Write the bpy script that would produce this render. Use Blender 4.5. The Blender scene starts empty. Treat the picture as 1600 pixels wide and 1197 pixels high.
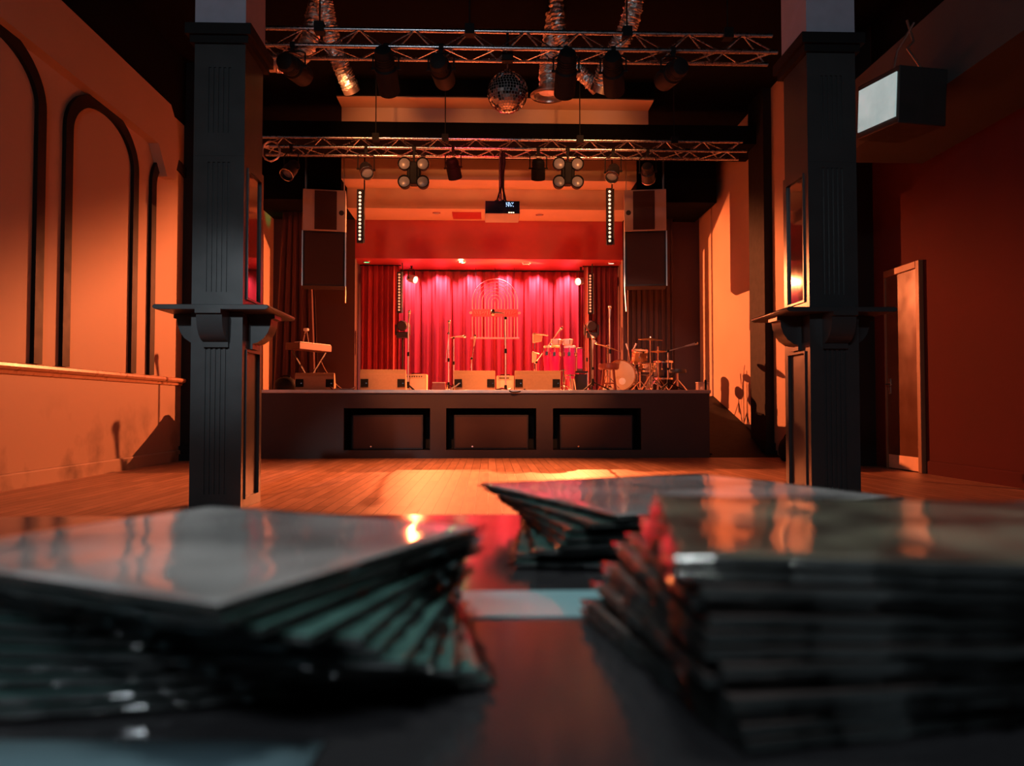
import bpy, bmesh, math, random
from mathutils import Vector, Matrix
random.seed(7)
sc = bpy.context.scene
COL = sc.collection
R = math.radians
# ---------------------------------------------------------------- camera
CAM_H = .82
BP = math.atan(.03125)
AY = math.atan(37/1200*math.cos(BP))
cd = bpy.data.cameras.new('camera')
cam = bpy.data.objects.new('camera', cd); COL.objects.link(cam)
cam.location = (0, 0, CAM_H)
cam.rotation_euler = (R(90)+BP, 0, -AY)
cd.sensor_width = 36; cd.lens = 27; cd.clip_start = .01; cd.clip_end = 100
cd.dof.use_dof = True; cd.dof.focus_distance = 10.5; cd.dof.aperture_fstop = 8.5
sc.camera = cam
# ---------------------------------------------------------------- exposure / world
sc.view_settings.view_transform = 'Standard'
sc.view_settings.look = 'None'
sc.view_settings.exposure = 0
sc.view_settings.gamma = 1
sc.view_settings.use_curve_mapping = False
wd = bpy.data.worlds.new('world'); sc.world = wd; wd.use_nodes = True
wd.node_tree.nodes['Background'].inputs[0].default_value = (.6, .7, 1, 1)
wd.node_tree.nodes['Background'].inputs[1].default_value = .002

# ---------------------------------------------------------------- room lights (lamp bodies are built below, except for the cool fills)
def spot(name, loc, tgt, energy, color, angle, blend=.5, size=.05):
    l = bpy.data.lights.new(name, 'SPOT'); l.energy = energy; l.color = color
    l.spot_size = R(angle); l.spot_blend = blend; l.shadow_soft_size = size
    o = bpy.data.objects.new(name, l); COL.objects.link(o); o.location = loc
    o.rotation_euler = (Vector(tgt)-Vector(loc)).to_track_quat('-Z', 'Y').to_euler()
    return o
def area(name, loc, tgt, energy, color, sx, sy, spread=180):
    l = bpy.data.lights.new(name, 'AREA'); l.energy = energy; l.color = color
    l.shape = 'RECTANGLE'; l.size = sx; l.size_y = sy; l.spread = R(spread)
    o = bpy.data.objects.new(name, l); COL.objects.link(o); o.location = loc
    o.rotation_euler = (Vector(tgt)-Vector(loc)).to_track_quat('-Z', 'Y').to_euler()
    return o
AMBER = (1, .215, .065)
# the two amber lanterns at the back of the stage, cross-lighting the side walls
def beam_top(o, lo, hi, ky=0.0):
    """an asymmetric flood with its top shutter in: the beam fades out where z + ky*|y| of its direction goes from lo to hi"""
    l = o.data; l.use_nodes = True; nt = l.node_tree; em = nt.nodes['Emission']
    g = nt.nodes.new('ShaderNodeNewGeometry'); d = nt.nodes.new('ShaderNodeVectorMath'); d.operation = 'DOT_PRODUCT'
    d.inputs[1].default_value = (0, -ky, 1)
    m_ = nt.nodes.new('ShaderNodeMapRange'); m_.interpolation_type = 'SMOOTHSTEP'
    m_.inputs['From Min'].default_value = lo; m_.inputs['From Max'].default_value = hi
    m_.inputs['To Min'].default_value = 1; m_.inputs['To Max'].default_value = 0
    nt.links.new(g.outputs['Incoming'], d.inputs[0]); nt.links.new(d.outputs['Value'], m_.inputs['Value']); nt.links.new(m_.outputs['Result'], em.inputs['Strength'])
beam_top(spot('lantern_light', (2.03, 17.75, 3.74), (-4.5, 11.2, 1.0), 6400, AMBER, 110, .8, .022), .62, .78, 1.03)
beam_top(spot('lantern_light', (-1.68, 17.75, 3.76), (4.6, 13.0, 1.0), 6600, AMBER, 104, .8, .022), .30, .46, .58)
# par cans on the front bar, pointing at the stage: x, target, watts, colour, beam angle
BAR_Y, BAR_Z = 8.0, 4.61
PARS = [(-2.05, (-.9, 15.4, 5.35), 430, (1, .32, .10), 40), (-1.08, (-.9, 13.4, 1.1), 1200, (1, .29, .105), 32), (-.50, (.3, 17.0, 4.6), 430, (1, .035, .03), 26),
        (.82, (.9, 13.4, 1.1), 1200, (1, .29, .105), 32), (1.32, (2.6, 14.3, 2.1), 950, (1, .48, .34), 27), (1.96, (1.0, 15.4, 5.35), 430, (1, .32, .10), 40)]
for x, tg, en, c, an in PARS:
    if en:
        p0 = Vector((x, BAR_Y, BAR_Z-.24)); d = (Vector(tg)-p0).normalized()
        spot('par_light', p0+d*.40, tg, en, c, an, .8, .08)
spot('floor_light', (.25, 11.0, 4.35), (-.3, 9.4, 0), 2200, (1, .27, .09), 92, 1, .1)
# stage ceiling downlights washing the curtain
for i, x in enumerate((-1.9, -1.15, -.4, .4, 1.15, 1.9)):
    spot('downlight_light', (x, 18.10, 4.07), (x, 18.34, 3.2), 270, (1, .30, .42), 110, 1, .05)
spot('downlight_light', (.1, 17.4, 4.05), (.1, 18.4, 2.2), 30, (1, .10, .10), 110, 1, .2)
spot('downlight_light', (.74, 11.55, 4.1), (1.5, 14.2, 1.65), 210, (1, .16, .55), 26, 1, .1)
spot('green_spot_light', (-2.7, 16.85, 4.3), (-4.74, 16.55, 4.95), 60, (.15, 1, .25), 16, 1, .03)
# cool fill lights added unseen behind the camera and over the table
area('rear_fill_light', (-1.2, -2.6, 4.2), (0, 4, 1.5), 95, (.80, .92, 1), 2.2, .5)
spot('table_fill_light', (.05, .30, 3.6), (.05, .30, .75), 112, (.88, .97, .95), 30, 1, .25)
spot('pillar_fill_light', (-2.6, -1.5, 4.0), (-2.2, 6.2, 1.45), 1000, (.86, .95, 1), 13, 1, .12)

# ---------------------------------------------------------------- materials
def mat(name, col, rough=.5, metal=0, var=.15, scale=8, spec=.5, bump=0, bscale=60, coat=0, emit=None, es=1, detail=4, rvar=.1):
    m = bpy.data.materials.new(name); m.use_nodes = True
    nt = m.node_tree; b = nt.nodes['Principled BSDF']
    tc = nt.nodes.new('ShaderNodeTexCoord')
    n = nt.nodes.new('ShaderNodeTexNoise'); n.inputs['Scale'].default_value = scale; n.inputs['Detail'].default_value = detail
    nt.links.new(tc.outputs['Object'], n.inputs['Vector'])
    mx = nt.nodes.new('ShaderNodeMix'); mx.data_type = 'RGBA'
    mx.inputs['A'].default_value = (*[c*(1-var) for c in col], 1)
    mx.inputs['B'].default_value = (*[min(1, c*(1+var)) for c in col], 1)
    nt.links.new(n.outputs['Fac'], mx.inputs['Factor']); nt.links.new(mx.outputs['Result'], b.inputs['Base Color'])
    mr = nt.nodes.new('ShaderNodeMapRange'); mr.inputs['To Min'].default_value = max(.02, rough-rvar); mr.inputs['To Max'].default_value = min(1, rough+rvar)
    nt.links.new(n.outputs['Fac'], mr.inputs['Value']); nt.links.new(mr.outputs['Result'], b.inputs['Roughness'])
    b.inputs['Metallic'].default_value = metal
    b.inputs['Specular IOR Level'].default_value = spec
    b.inputs['Coat Weight'].default_value = coat
    if bump:
        n2 = nt.nodes.new('ShaderNodeTexNoise'); n2.inputs['Scale'].default_value = bscale; n2.inputs['Detail'].default_value = 5
        nt.links.new(tc.outputs['Object'], n2.inputs['Vector'])
        bp = nt.nodes.new('ShaderNodeBump'); bp.inputs['Strength'].default_value = bump; bp.inputs['Distance'].default_value = .01
        nt.links.new(n2.outputs['Fac'], bp.inputs['Height']); nt.links.new(bp.outputs['Normal'], b.inputs['Normal'])
    if emit:
        b.inputs['Emission Color'].default_value = (*emit, 1); b.inputs['Emission Strength'].default_value = es
    return m
M = {}
M['wall'] = mat('cream_wall_paint', (.42, .28, .20), .6, var=.10, scale=1.3, bump=.12, bscale=25)
M['walldark'] = mat('black_wall_paint', (.012, .011, .012), .6, bump=.1)
M['maroon'] = mat('dark_maroon_paint', (.06, .026, .026), .75, var=.2, scale=2, bump=.1)
M['ceil'] = mat('black_ceiling_paint', (.0035, .004, .004), .95, spec=.08)
M['beam'] = mat('tan_beam_paint', (.55, .40, .28), .6, var=.12, scale=2)
M['header'] = mat('red_header_paint', (.36, .035, .04), .45, var=.2, scale=1.5)
M['black'] = mat('satin_black_paint', (.010, .010, .011), .32, var=.2, scale=20, spec=.35)
M['blackmatt'] = mat('matt_black', (.008, .008, .009), .7, spec=.25)
M['pillar'] = mat('black_gloss_wood_paint', (.045, .049, .052), .30, var=.15, scale=6, spec=.45, rvar=.05)
M['pillar_cap'] = mat('grey_lilac_paint', (.42, .42, .52), .6)
M['trim'] = mat('black_moulding_paint', (.006, .006, .006), .5, spec=.2)
M['rail'] = mat('varnished_oak_rail', (.55, .30, .18), .3, var=.25, scale=12)
M['stage'] = mat('dark_brown_stage_paint', (.05, .030, .026), .55, var=.2, scale=3, bump=.05)
M['stagetop'] = mat('worn_stage_deck', (.50, .36, .28), .6, var=.35, scale=5)
M['metal'] = mat('aluminium_tube', (.62, .62, .66), .28, metal=1, var=.1, scale=30)
M['chrome'] = mat('chrome', (.85, .83, .8), .15, metal=1, var=.05, rvar=.05)
M['brass'] = mat('bronze_cymbal', (.75, .38, .16), .35, metal=.85, var=.1, scale=40)
M['foil'] = mat('crinkled_foil', (.9, .88, .85), .36, metal=1, var=.1, bump=.8, bscale=28)
M['tan'] = mat('tan_cabinet_carpet', (.60, .36, .20), .7, var=.12, scale=30, bump=.2, bscale=200)
M['cream'] = mat('cream_tolex', (.78, .60, .36), .55, var=.1, scale=20, bump=.1, bscale=150)
M['grille'] = mat('dark_grille_cloth', (.05, .03, .03), .8, var=.3, scale=120)
M['greybox'] = mat('light_grey_paint', (.52, .47, .46), .5, var=.06)
M['darkcab'] = mat('dark_speaker_paint', (.022, .017, .019), .55, var=.2, scale=15, bump=.1, bscale=200)
M['curtain'] = mat('red_velvet', (.38, .026, .037), .8, var=.2, scale=3)
M['curtaindark'] = mat('dark_red_velvet', (.16, .025, .03), .85, var=.2, scale=3)
M['congared'] = mat('pink_lacquer', (.50, .018, .13), .2, var=.05, coat=.6)
M['skin'] = mat('cream_drum_head', (.82, .68, .48), .5, var=.1, scale=14)
M['wood'] = mat('amber_drum_shell', (.42, .17, .06), .25, var=.3, scale=12, coat=.4)
M['browns'] = mat('red_brown_wood', (.22, .05, .03), .35, var=.3, scale=12)
M['plastic'] = mat('red_brown_keyboard', (.08, .02, .018), .45)
M['pinkpaint'] = mat('pale_pink_metal', (.8, .30, .32), .4, metal=.2)
M['white'] = mat('white_plastic', (.8, .78, .76), .4, var=.05)
M['lens'] = mat('frosted_lens', (.24, .24, .27), .3, var=.08, scale=60)
M['lampon'] = mat('lit_lamp_lens', (1, .9, .7), .3, emit=(1, .92, .66), es=6)
M['ledon'] = mat('lit_led', (1, .8, .7), .3, emit=(1, .62, .42), es=1.6)
M['ledamber'] = mat('lit_amber_led', (1, .6, .4), .3, emit=(1, .35, .2), es=.75)
M['green'] = mat('lit_green_downlight', (.01, .10, .04), .6, emit=(.05, .8, .30), es=1.5)
M['whitedl'] = mat('lit_white_downlight', (.8, .8, .8), .3, emit=(.8, .9, .75), es=1.0)
M['display'] = mat('lit_blue_display', (.3, .5, 1), .3, emit=(.45, .65, 1), es=2)
M['bulbs'] = mat('lit_indicator', (1, .9, .7), .3, emit=(1, .85, .5), es=2.5)
M['panel'] = mat('lit_panel_glass', (.6, .7, .7), .3, var=.3, scale=3)
M['bluenavy'] = mat('dark_navy_screen', (.006, .008, .03), .15)
M['orangesheet'] = mat('orange_paint', (.9, .4, .2), .5)
M['mirror'] = mat('dark_mirror_glass', (.02, .02, .022), .05, rvar=.02, spec=.8)
M['doorwood'] = mat('varnished_door', (.13, .055, .03), .22, var=.25, scale=3, spec=.6)
M['doorframe'] = mat('oak_door_frame', (.26, .12, .06), .5, var=.15, scale=6)
M['kick'] = mat('pale_brass_plate', (.78, .52, .36), .5, metal=.3)
M['steel'] = mat('brushed_steel', (.8, .72, .65), .35, metal=1, var=.1)
M['paper'] = mat('pale_teal_paper', (.10, .17, .20), .7, var=.05)
M['strip'] = mat('pale_teal_laminate', (.30, .54, .57), .4, var=.05)

def nodes_mat(name):
    m = bpy.data.materials.new(name); m.use_nodes = True
    return m, m.node_tree, m.node_tree.nodes['Principled BSDF']
# wooden floor: planks running towards the stage
m, nt, b = nodes_mat('red_brown_floorboards'); M['floor'] = m
tc = nt.nodes.new('ShaderNodeTexCoord'); mp = nt.nodes.new('ShaderNodeMapping'); mp.inputs['Rotation'].default_value = (0, 0, R(90))
br = nt.nodes.new('ShaderNodeTexBrick'); br.inputs['Scale'].default_value = 1; br.inputs['Brick Width'].default_value = 1.6; br.inputs['Row Height'].default_value = .11
br.inputs['Mortar Size'].default_value = .003; br.inputs['Color1'].default_value = (.54, .29, .19, 1); br.inputs['Color2'].default_value = (.38, .20, .125, 1); br.inputs['Mortar'].default_value = (.03, .012, .008, 1)
br.offset = .37
ns = nt.nodes.new('ShaderNodeTexNoise'); ns.inputs['Scale'].default_value = 3.5; ns.inputs['Detail'].default_value = 6
mp2 = nt.nodes.new('ShaderNodeMapping'); mp2.inputs['Scale'].default_value = (6, .6, 1)
mx = nt.nodes.new('ShaderNodeMix'); mx.data_type = 'RGBA'; mx.blend_type = 'MULTIPLY'; mx.inputs['Factor'].default_value = .6
cr = nt.nodes.new('ShaderNodeValToRGB'); cr.color_ramp.elements[0].position = .3; cr.color_ramp.elements[0].color = (.45, .4, .38, 1); cr.color_ramp.elements[1].position = .7
L = lambda a_, b_: a_.id_data.links.new(a_, b_)
L(tc.outputs['Object'], mp.inputs['Vector']); L(mp.outputs['Vector'], br.inputs['Vector']); L(tc.outputs['Object'], mp2.inputs['Vector']); L(mp2.outputs['Vector'], ns.inputs['Vector'])
L(br.outputs['Color'], mx.inputs['A']); L(ns.outputs['Fac'], cr.inputs['Fac']); L(cr.outputs['Color'], mx.inputs['B']); L(mx.outputs['Result'], b.inputs['Base Color'])
mr = nt.nodes.new('ShaderNodeMapRange'); mr.inputs['To Min'].default_value = .36; mr.inputs['To Max'].default_value = .5
L(ns.outputs['Fac'], mr.inputs['Value']); L(mr.outputs['Result'], b.inputs['Roughness']); b.inputs['Specular IOR Level'].default_value = .18
bp = nt.nodes.new('ShaderNodeBump'); bp.inputs['Strength'].default_value = .25; bp.inputs['Distance'].default_value = .004
L(br.outputs['Fac'], bp.inputs['Height']); bp.invert = True; L(bp.outputs['Normal'], b.inputs['Normal'])
# scuffed wall, dirtier near the floor
m, nt, b = nodes_mat('scuffed_cream_wall'); M['wallscuff'] = m; M['wallred'] = mat('dark_red_wall_paint', (.085, .020, .019), .9, spec=.1, var=.2, scale=1.2, bump=.12, bscale=25)
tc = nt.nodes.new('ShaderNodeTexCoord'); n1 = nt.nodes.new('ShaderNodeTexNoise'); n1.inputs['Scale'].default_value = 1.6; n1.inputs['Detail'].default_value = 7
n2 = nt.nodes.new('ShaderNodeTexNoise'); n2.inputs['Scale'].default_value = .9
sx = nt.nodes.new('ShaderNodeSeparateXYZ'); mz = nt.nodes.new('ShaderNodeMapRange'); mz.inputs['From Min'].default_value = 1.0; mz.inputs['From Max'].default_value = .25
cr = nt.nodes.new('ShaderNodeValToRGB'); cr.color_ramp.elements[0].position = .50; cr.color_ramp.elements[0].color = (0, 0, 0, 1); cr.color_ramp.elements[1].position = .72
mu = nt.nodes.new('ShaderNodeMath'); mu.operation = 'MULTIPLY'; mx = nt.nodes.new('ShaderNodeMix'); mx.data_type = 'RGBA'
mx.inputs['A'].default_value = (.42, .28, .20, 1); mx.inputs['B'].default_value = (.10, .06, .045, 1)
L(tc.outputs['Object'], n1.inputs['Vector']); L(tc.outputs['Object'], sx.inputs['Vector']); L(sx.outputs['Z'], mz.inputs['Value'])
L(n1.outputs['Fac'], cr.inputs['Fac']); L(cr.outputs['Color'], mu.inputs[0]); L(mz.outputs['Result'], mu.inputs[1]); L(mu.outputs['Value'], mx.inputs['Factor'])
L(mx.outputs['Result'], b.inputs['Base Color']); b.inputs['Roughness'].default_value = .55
# table top: dark grey laminate, satin
M['table'] = mat('dark_grey_laminate', (.030, .028, .030), .15, var=.12, scale=9, spec=.6, rvar=.03)
# record sleeves
def sleeve_mat(name, c1, c2, sc_=14, th=.5):
    m, nt, b = nodes_mat(name)
    tc = nt.nodes.new('ShaderNodeTexCoord'); n = nt.nodes.new('ShaderNodeTexNoise'); n.inputs['Scale'].default_value = sc_; n.inputs['Detail'].default_value = 3
    cr = nt.nodes.new('ShaderNodeValToRGB'); cr.color_ramp.elements[0].position = th-.12; cr.color_ramp.elements[0].color = (*c1, 1)
    cr.color_ramp.elements[1].position = th+.15; cr.color_ramp.elements[1].color = (*c2, 1)
    L(tc.outputs['Object'], n.inputs['Vector']); L(n.outputs['Fac'], cr.inputs['Fac']); L(cr.outputs['Color'], b.inputs['Base Color'])
    b.inputs['Roughness'].default_value = .3
    return m
M['sleeve'] = sleeve_mat('printed_card_sleeve', (.34, .32, .32), (.74, .70, .70))
M['sleeve2'] = sleeve_mat('printed_card_sleeve_olive', (.13, .09, .07), (.50, .46, .34), 24, .52)
M['card'] = mat('dark_card_edge', (.02, .024, .024), .5)
M['sleeve3'] = sleeve_mat('mottled_teal_sleeve', (.03, .07, .065), (.16, .34, .31), 22, .5)  # lower sleeves, mottled dark to pale teal
M['sleeve4'] = sleeve_mat('printed_brown_sleeve', (.09, .07, .065), (.36, .27, .24), 22, .5)
for k_ in ('table', 'strip'): M[k_].node_tree.nodes['Principled BSDF'].inputs['IOR'].default_value = 2.0
M['strip'].node_tree.nodes['Principled BSDF'].inputs['Coat Weight'].default_value = .6
# shrink wrap film: thin clear glossy
m, nt, b = nodes_mat('shrink_wrap_film'); M['film'] = m
nt.nodes.remove(b); out = nt.nodes['Material Output']
tr = nt.nodes.new('ShaderNodeBsdfTransparent'); gl = nt.nodes.new('ShaderNodeBsdfGlossy'); gl.inputs['Roughness'].default_value = .09
fr = nt.nodes.new('ShaderNodeFresnel'); fr.inputs['IOR'].default_value = 1.65
tc = nt.nodes.new('ShaderNodeTexCoord'); n = nt.nodes.new('ShaderNodeTexNoise'); n.inputs['Scale'].default_value = 45; n.inputs['Detail'].default_value = 2
bp = nt.nodes.new('ShaderNodeBump'); bp.inputs['Strength'].default_value = .40; bp.inputs['Distance'].default_value = .0015
L(tc.outputs['Object'], n.inputs['Vector']); L(n.outputs['Fac'], bp.inputs['Height']); L(bp.outputs['Normal'], gl.inputs['Normal'])
ms = nt.nodes.new('ShaderNodeMixShader'); L(fr.outputs['Fac'], ms.inputs['Fac']); L(tr.outputs[0], ms.inputs[1]); L(gl.outputs[0], ms.inputs[2]); L(ms.outputs[0], out.inputs['Surface'])
# lit screen panel with a soft diagonal cloudiness of the glass
b = M['panel'].node_tree.nodes['Principled BSDF']
mxn = [x for x in M['panel'].node_tree.nodes if x.type == 'MIX'][0]
mxn.inputs['A'].default_value = (.20, .33, .33, 1); mxn.inputs['B'].default_value = (.62, .72, .70, 1)
M['panel'].node_tree.links.new(mxn.outputs['Result'], b.inputs['Emission Color']); b.inputs['Emission Strength'].default_value = .75
# disco mirror tiles
M['tile'] = mat('mirror_tile', (.62, .63, .68), .06, metal=1, var=.05, rvar=.03)

# ---------------------------------------------------------------- mesh building
class MB:
    def __init__(s): s.bm = bmesh.new()
    def bx(s, x0, x1, y0, y1, z0, z1):
        v = [s.bm.verts.new(p) for p in ((x0,y0,z0),(x1,y0,z0),(x1,y1,z0),(x0,y1,z0),(x0,y0,z1),(x1,y0,z1),(x1,y1,z1),(x0,y1,z1))]
        for f in ((3,2,1,0),(4,5,6,7),(0,1,5,4),(1,2,6,5),(2,3,7,6),(3,0,4,7)): s.bm.faces.new([v[i] for i in f])
        return s
    def boxm(s, size, mtx):
        k = len(s.bm.verts); x, y, z = [q/2 for q in size]
        s.bx(-x, x, -y, y, -z, z); s.bm.verts.ensure_lookup_table()
        for v in s.bm.verts[k:]: v.co = mtx @ v.co
        return s
    def bar(s, p0, p1, w, h):
        p0, p1 = Vector(p0), Vector(p1); d = p1-p0
        return s.boxm((w, h, d.length), Matrix.Translation((p0+p1)/2) @ d.to_track_quat('Z', 'Y').to_matrix().to_4x4())
    def ring(s, c, q, r, n): return [s.bm.verts.new(c + q @ Vector((r*math.cos(2*math.pi*i/n), r*math.sin(2*math.pi*i/n), 0))) for i in range(n)]
    def skin(s, rings, cap=True):
        for a, b in zip(rings, rings[1:]):
            n = len(a)
            for i in range(n): s.bm.faces.new((a[i], a[(i+1) % n], b[(i+1) % n], b[i]))
        if cap:
            s.bm.faces.new(rings[0][::-1]); s.bm.faces.new(rings[-1])
        return s
    def cyl(s, p0, p1, r0, r1=None, n=12, cap=True):
        p0, p1 = Vector(p0), Vector(p1); q = (p1-p0).to_track_quat('Z', 'Y')
        return s.skin([s.ring(p0, q, r0, n), s.ring(p1, q, r0 if r1 is None else r1, n)], cap)
    def tube(s, pts, r, n=8, cap=True):
        pts = [Vector(p) for p in pts]; rs = []
        q0 = None
        for i, p in enumerate(pts):
            d = (pts[min(i+1, len(pts)-1)]-pts[max(i-1, 0)]).normalized()
            q = d.to_track_quat('Z', 'Y') if q0 is None else (q0 @ Vector((0, 0, 1))).rotation_difference(d) @ q0
            q0 = q; rr = r[i] if isinstance(r, (list, tuple)) else r
            rs.append(s.ring(p, q, rr, n))
        return s.skin(rs, cap)
    def lathe(s, prof, mtx=None, n=24, cap=True):
        mtx = mtx or Matrix(); q = mtx.to_3x3()
        return s.skin([s.ring(mtx @ Vector((0, 0, z)), q, max(r, 1e-4), n) for r, z in prof], cap)
    def prism(s, pts, a0, a1, axis='y', mtx=None):
        def P(u, v, w): return {'y': (u, w, v), 'x': (w, u, v), 'z': (u, v, w)}[axis]
        f = lambda p: (mtx @ Vector(p)) if mtx else Vector(p)
        A = [s.bm.verts.new(f(P(u, v, a0))) for u, v in pts]; B = [s.bm.verts.new(f(P(u, v, a1))) for u, v in pts]
        n = len(pts)
        s.bm.faces.new(A); s.bm.faces.new(B[::-1])
        for i in range(n): s.bm.faces.new((A[i], B[i], B[(i+1) % n], A[(i+1) % n]))
        return s
    def grid(s, fn, nu, nv):
        V = [[s.bm.verts.new(fn(i/nu, j/nv)) for j in range(nv+1)] for i in range(nu+1)]
        for i in range(nu):
            for j in range(nv): s.bm.faces.new((V[i][j], V[i+1][j], V[i+1][j+1], V[i][j+1]))
        return s
    def sph(s, c, r, n=16, m=10, sc3=(1, 1, 1)):
        c = Vector(c); rs = []
        for j in range(m+1):
            t = math.pi*j/m
            rs.append([s.bm.verts.new(c+Vector((r*sc3[0]*max(math.sin(t), 1e-3)*math.cos(2*math.pi*i/n), r*sc3[1]*max(math.sin(t), 1e-3)*math.sin(2*math.pi*i/n), -r*sc3[2]*math.cos(t)))) for i in range(n)])
        return s.skin(rs)
    def build(s, name, mt, parent=None, loc=None, bevel=0, smooth=True, solid=0):
        bmesh.ops.recalc_face_normals(s.bm, faces=s.bm.faces)
        if smooth:
            for f in s.bm.faces: f.smooth = True
            for e in s.bm.edges:
                if len(e.link_faces) == 2 and e.calc_face_angle(0) > .6: e.smooth = False
        me = bpy.data.meshes.new(name); s.bm.to_mesh(me); s.bm.free()
        o = bpy.data.objects.new(name, me); COL.objects.link(o)
        me.materials.append(M[mt] if isinstance(mt, str) else mt)
        if parent: o.parent = parent
        if loc: o.location = loc
        if bevel:
            b = o.modifiers.new('bevel', 'BEVEL'); b.width = bevel; b.segments = 2; b.limit_method = 'ANGLE'
        if solid:
            b = o.modifiers.new('solid', 'SOLIDIFY'); b.thickness = solid
        return o

def tag(o, label, cat, group=None, kind=None):
    o['label'] = label; o['category'] = cat
    if group: o['group'] = group
    if kind: o['kind'] = kind
    return o
def thing(name, label, cat, loc=(0, 0, 0), rz=0, group=None, rot=None):
    o = bpy.data.objects.new(name, None); COL.objects.link(o); o.empty_display_size = .1
    o.location = loc; o.rotation_euler = rot or (0, 0, rz)
    return tag(o, label, cat, group)
def copy_tree(o, loc=None, rot=None, label=None, parent=None):
    c = o.copy(); COL.objects.link(c)
    if parent: c.parent = parent
    if loc is not None: c.location = loc
    if rot is not None: c.rotation_euler = rot
    if label: c['label'] = label
    for ch in [x for x in COL.objects if x.parent == o]: copy_tree(ch, parent=c)
    return c
def structure(name, mb, mt, parent=None, **k):
    o = mb.build(name, mt, parent, **k)
    if not parent: o['kind'] = 'structure'
    return o
_ca, _sa, _cb, _sb = math.cos(AY), math.sin(AY), math.cos(BP), math.sin(BP)
_Rv = Vector((_ca, -_sa, 0)); _Fv = Vector((_sa*_cb, _ca*_cb, _sb)); _Uv = _Rv.cross(_Fv)
def W(px, py, Y):
    """world x, z of what the photograph shows at (px, py) at distance Y into the room"""
    d = _Fv + _Rv*((px-800)/1200) - _Uv*((py-598.5)/1200); k = Y/d.y
    return d.x*k, CAM_H+d.z*k
SZ = 1.09   # stage height
SY = 12.35  # stage front
XL, XR, XD = -4.74, 4.76, 5.40
PY = 17.0   # proscenium plane
# ================================================================ SETTING
structure('floor', MB().bx(-5.2, 5.8, -4.2, 18.8, -.1, 0), 'floor')
structure('ceiling', MB().bx(-5.2, 5.8, -4.2, 18.8, 6.2, 6.3), 'ceil')
structure('wall_left', MB().bx(XL-.2, XL, -4.2, 17.2, 0, 6.2), 'wallscuff')
structure('wall_right', MB().bx(XD, XD+.2, -4.2, 10.55, 0, 6.2), 'wallred')
structure('wall_right_corner', MB().bx(XR, XD+.2, 10.551, 10.75, 0, 6.2), 'walldark')
structure('wall_right_stage', MB().bx(XR, XR+.2, 10.752, 17.2, 0, 6.2), 'wall')
structure('wall_right_pier', MB().bx(XR-.03, XR-.001, 16.1, 16.998, 0, 6.2), 'wall')
structure('wall_rear', MB().bx(-5.2, 5.8, -4.4, -4.2, 0, 6.2), 'walldark')
structure('wall_proscenium_left', MB().bx(XL, -2.95, PY, PY+.2, 0, 6.2), 'maroon')
structure('wall_proscenium_right', MB().bx(3.0, XR, PY, PY+.2, 0, 6.2), 'maroon')
structure('wall_header', MB().bx(-2.95, 3.0, PY, PY+.2, 4.11, 6.2), 'header')
structure('ceiling_stage', MB().bx(-3.2, 3.2, PY+.2, 18.7, 4.11, 4.2), 'header')
structure('wall_stage_back', MB().bx(-3.2, 3.2, 18.6, 18.8, 0, 4.3), 'maroon')
structure('wall_stage_left', MB().bx(-3.2, -3.0, PY+.2, 18.6, 0, 4.11), 'maroon')
structure('wall_stage_right', MB().bx(3.05, 3.25, PY+.2, 18.6, 0, 4.11), 'maroon')
# stepped ceiling beams in front of the stage opening
structure('trim_beam_low', MB().bx(-2.95, 3.0, 16.0, PY-.001, 4.97, 5.389), 'beam')
structure('trim_beam_mid', MB().bx(-2.95, 3.0, 15.35, PY-.001, 5.39, 5.83), 'beam')
structure('trim_bulkhead_left', MB().bx(XL, -2.951, 15.35, PY-.001, 4.97, 6.2), 'ceil')
structure('trim_bulkhead_right', MB().bx(3.001, XR-.13, 15.35, PY-.001, 4.97, 6.2), 'ceil')
structure('trim_beam_front', MB().bx(-2.5, 2.75, 12.55, 13.85, 5.92, 5.935), 'beam')
structure('trim_beam_top', MB().bx(-2.5, 2.75, 12.5, 13.85, 5.9355, 6.199), 'ceil')
structure('trim_beam_drop', MB().bx(-2.5, 2.75, 13.0, 13.85, 5.68, 5.919), 'beam')
structure('trim_beam_soffit', MB().bx(XL, XR, 13.002, 13.95, 5.36, 5.679), 'ceil')
# side beams over the aisles
structure('trim_side_beam_left', MB().bx(XL+.001, -4.6, -4.2, 10.75, 4.5, 5.2), 'wall')
cb = MB(); cb.prism([(10.751, 4.5), (11.05, 4.12), (11.3, 4.15), (11.45, 4.5), (11.4, 4.95), (11.15, 5.2), (10.751, 5.2)], XL+.001, -4.6, 'x')
structure('trim_corbel_left', cb, 'wall')
structure('trim_side_beam_right', MB().bx(4.3, XD-.001, -4.2, 9.3, 3.85, 4.66), mat('dark_grey_beam', (.08, .082, .085), .7))
structure('trim_ceiling_beam_cross', MB().bx(XL, XR, 6.0, 6.9, 5.55, 6.199), 'ceil')
structure('trim_painted_shade_left', MB().bx(XL+.001, XL+.02, -4.2, 16.99, 5.201, 6.199), 'ceil')  # shade on the upper wall, put on as a black strip
structure('trim_painted_shade_right', MB().bx(XD-.02, XD-.001, -4.2, 10.5, 4.661, 6.199), 'ceil')  # black strip standing in for shade above the right beam
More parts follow.
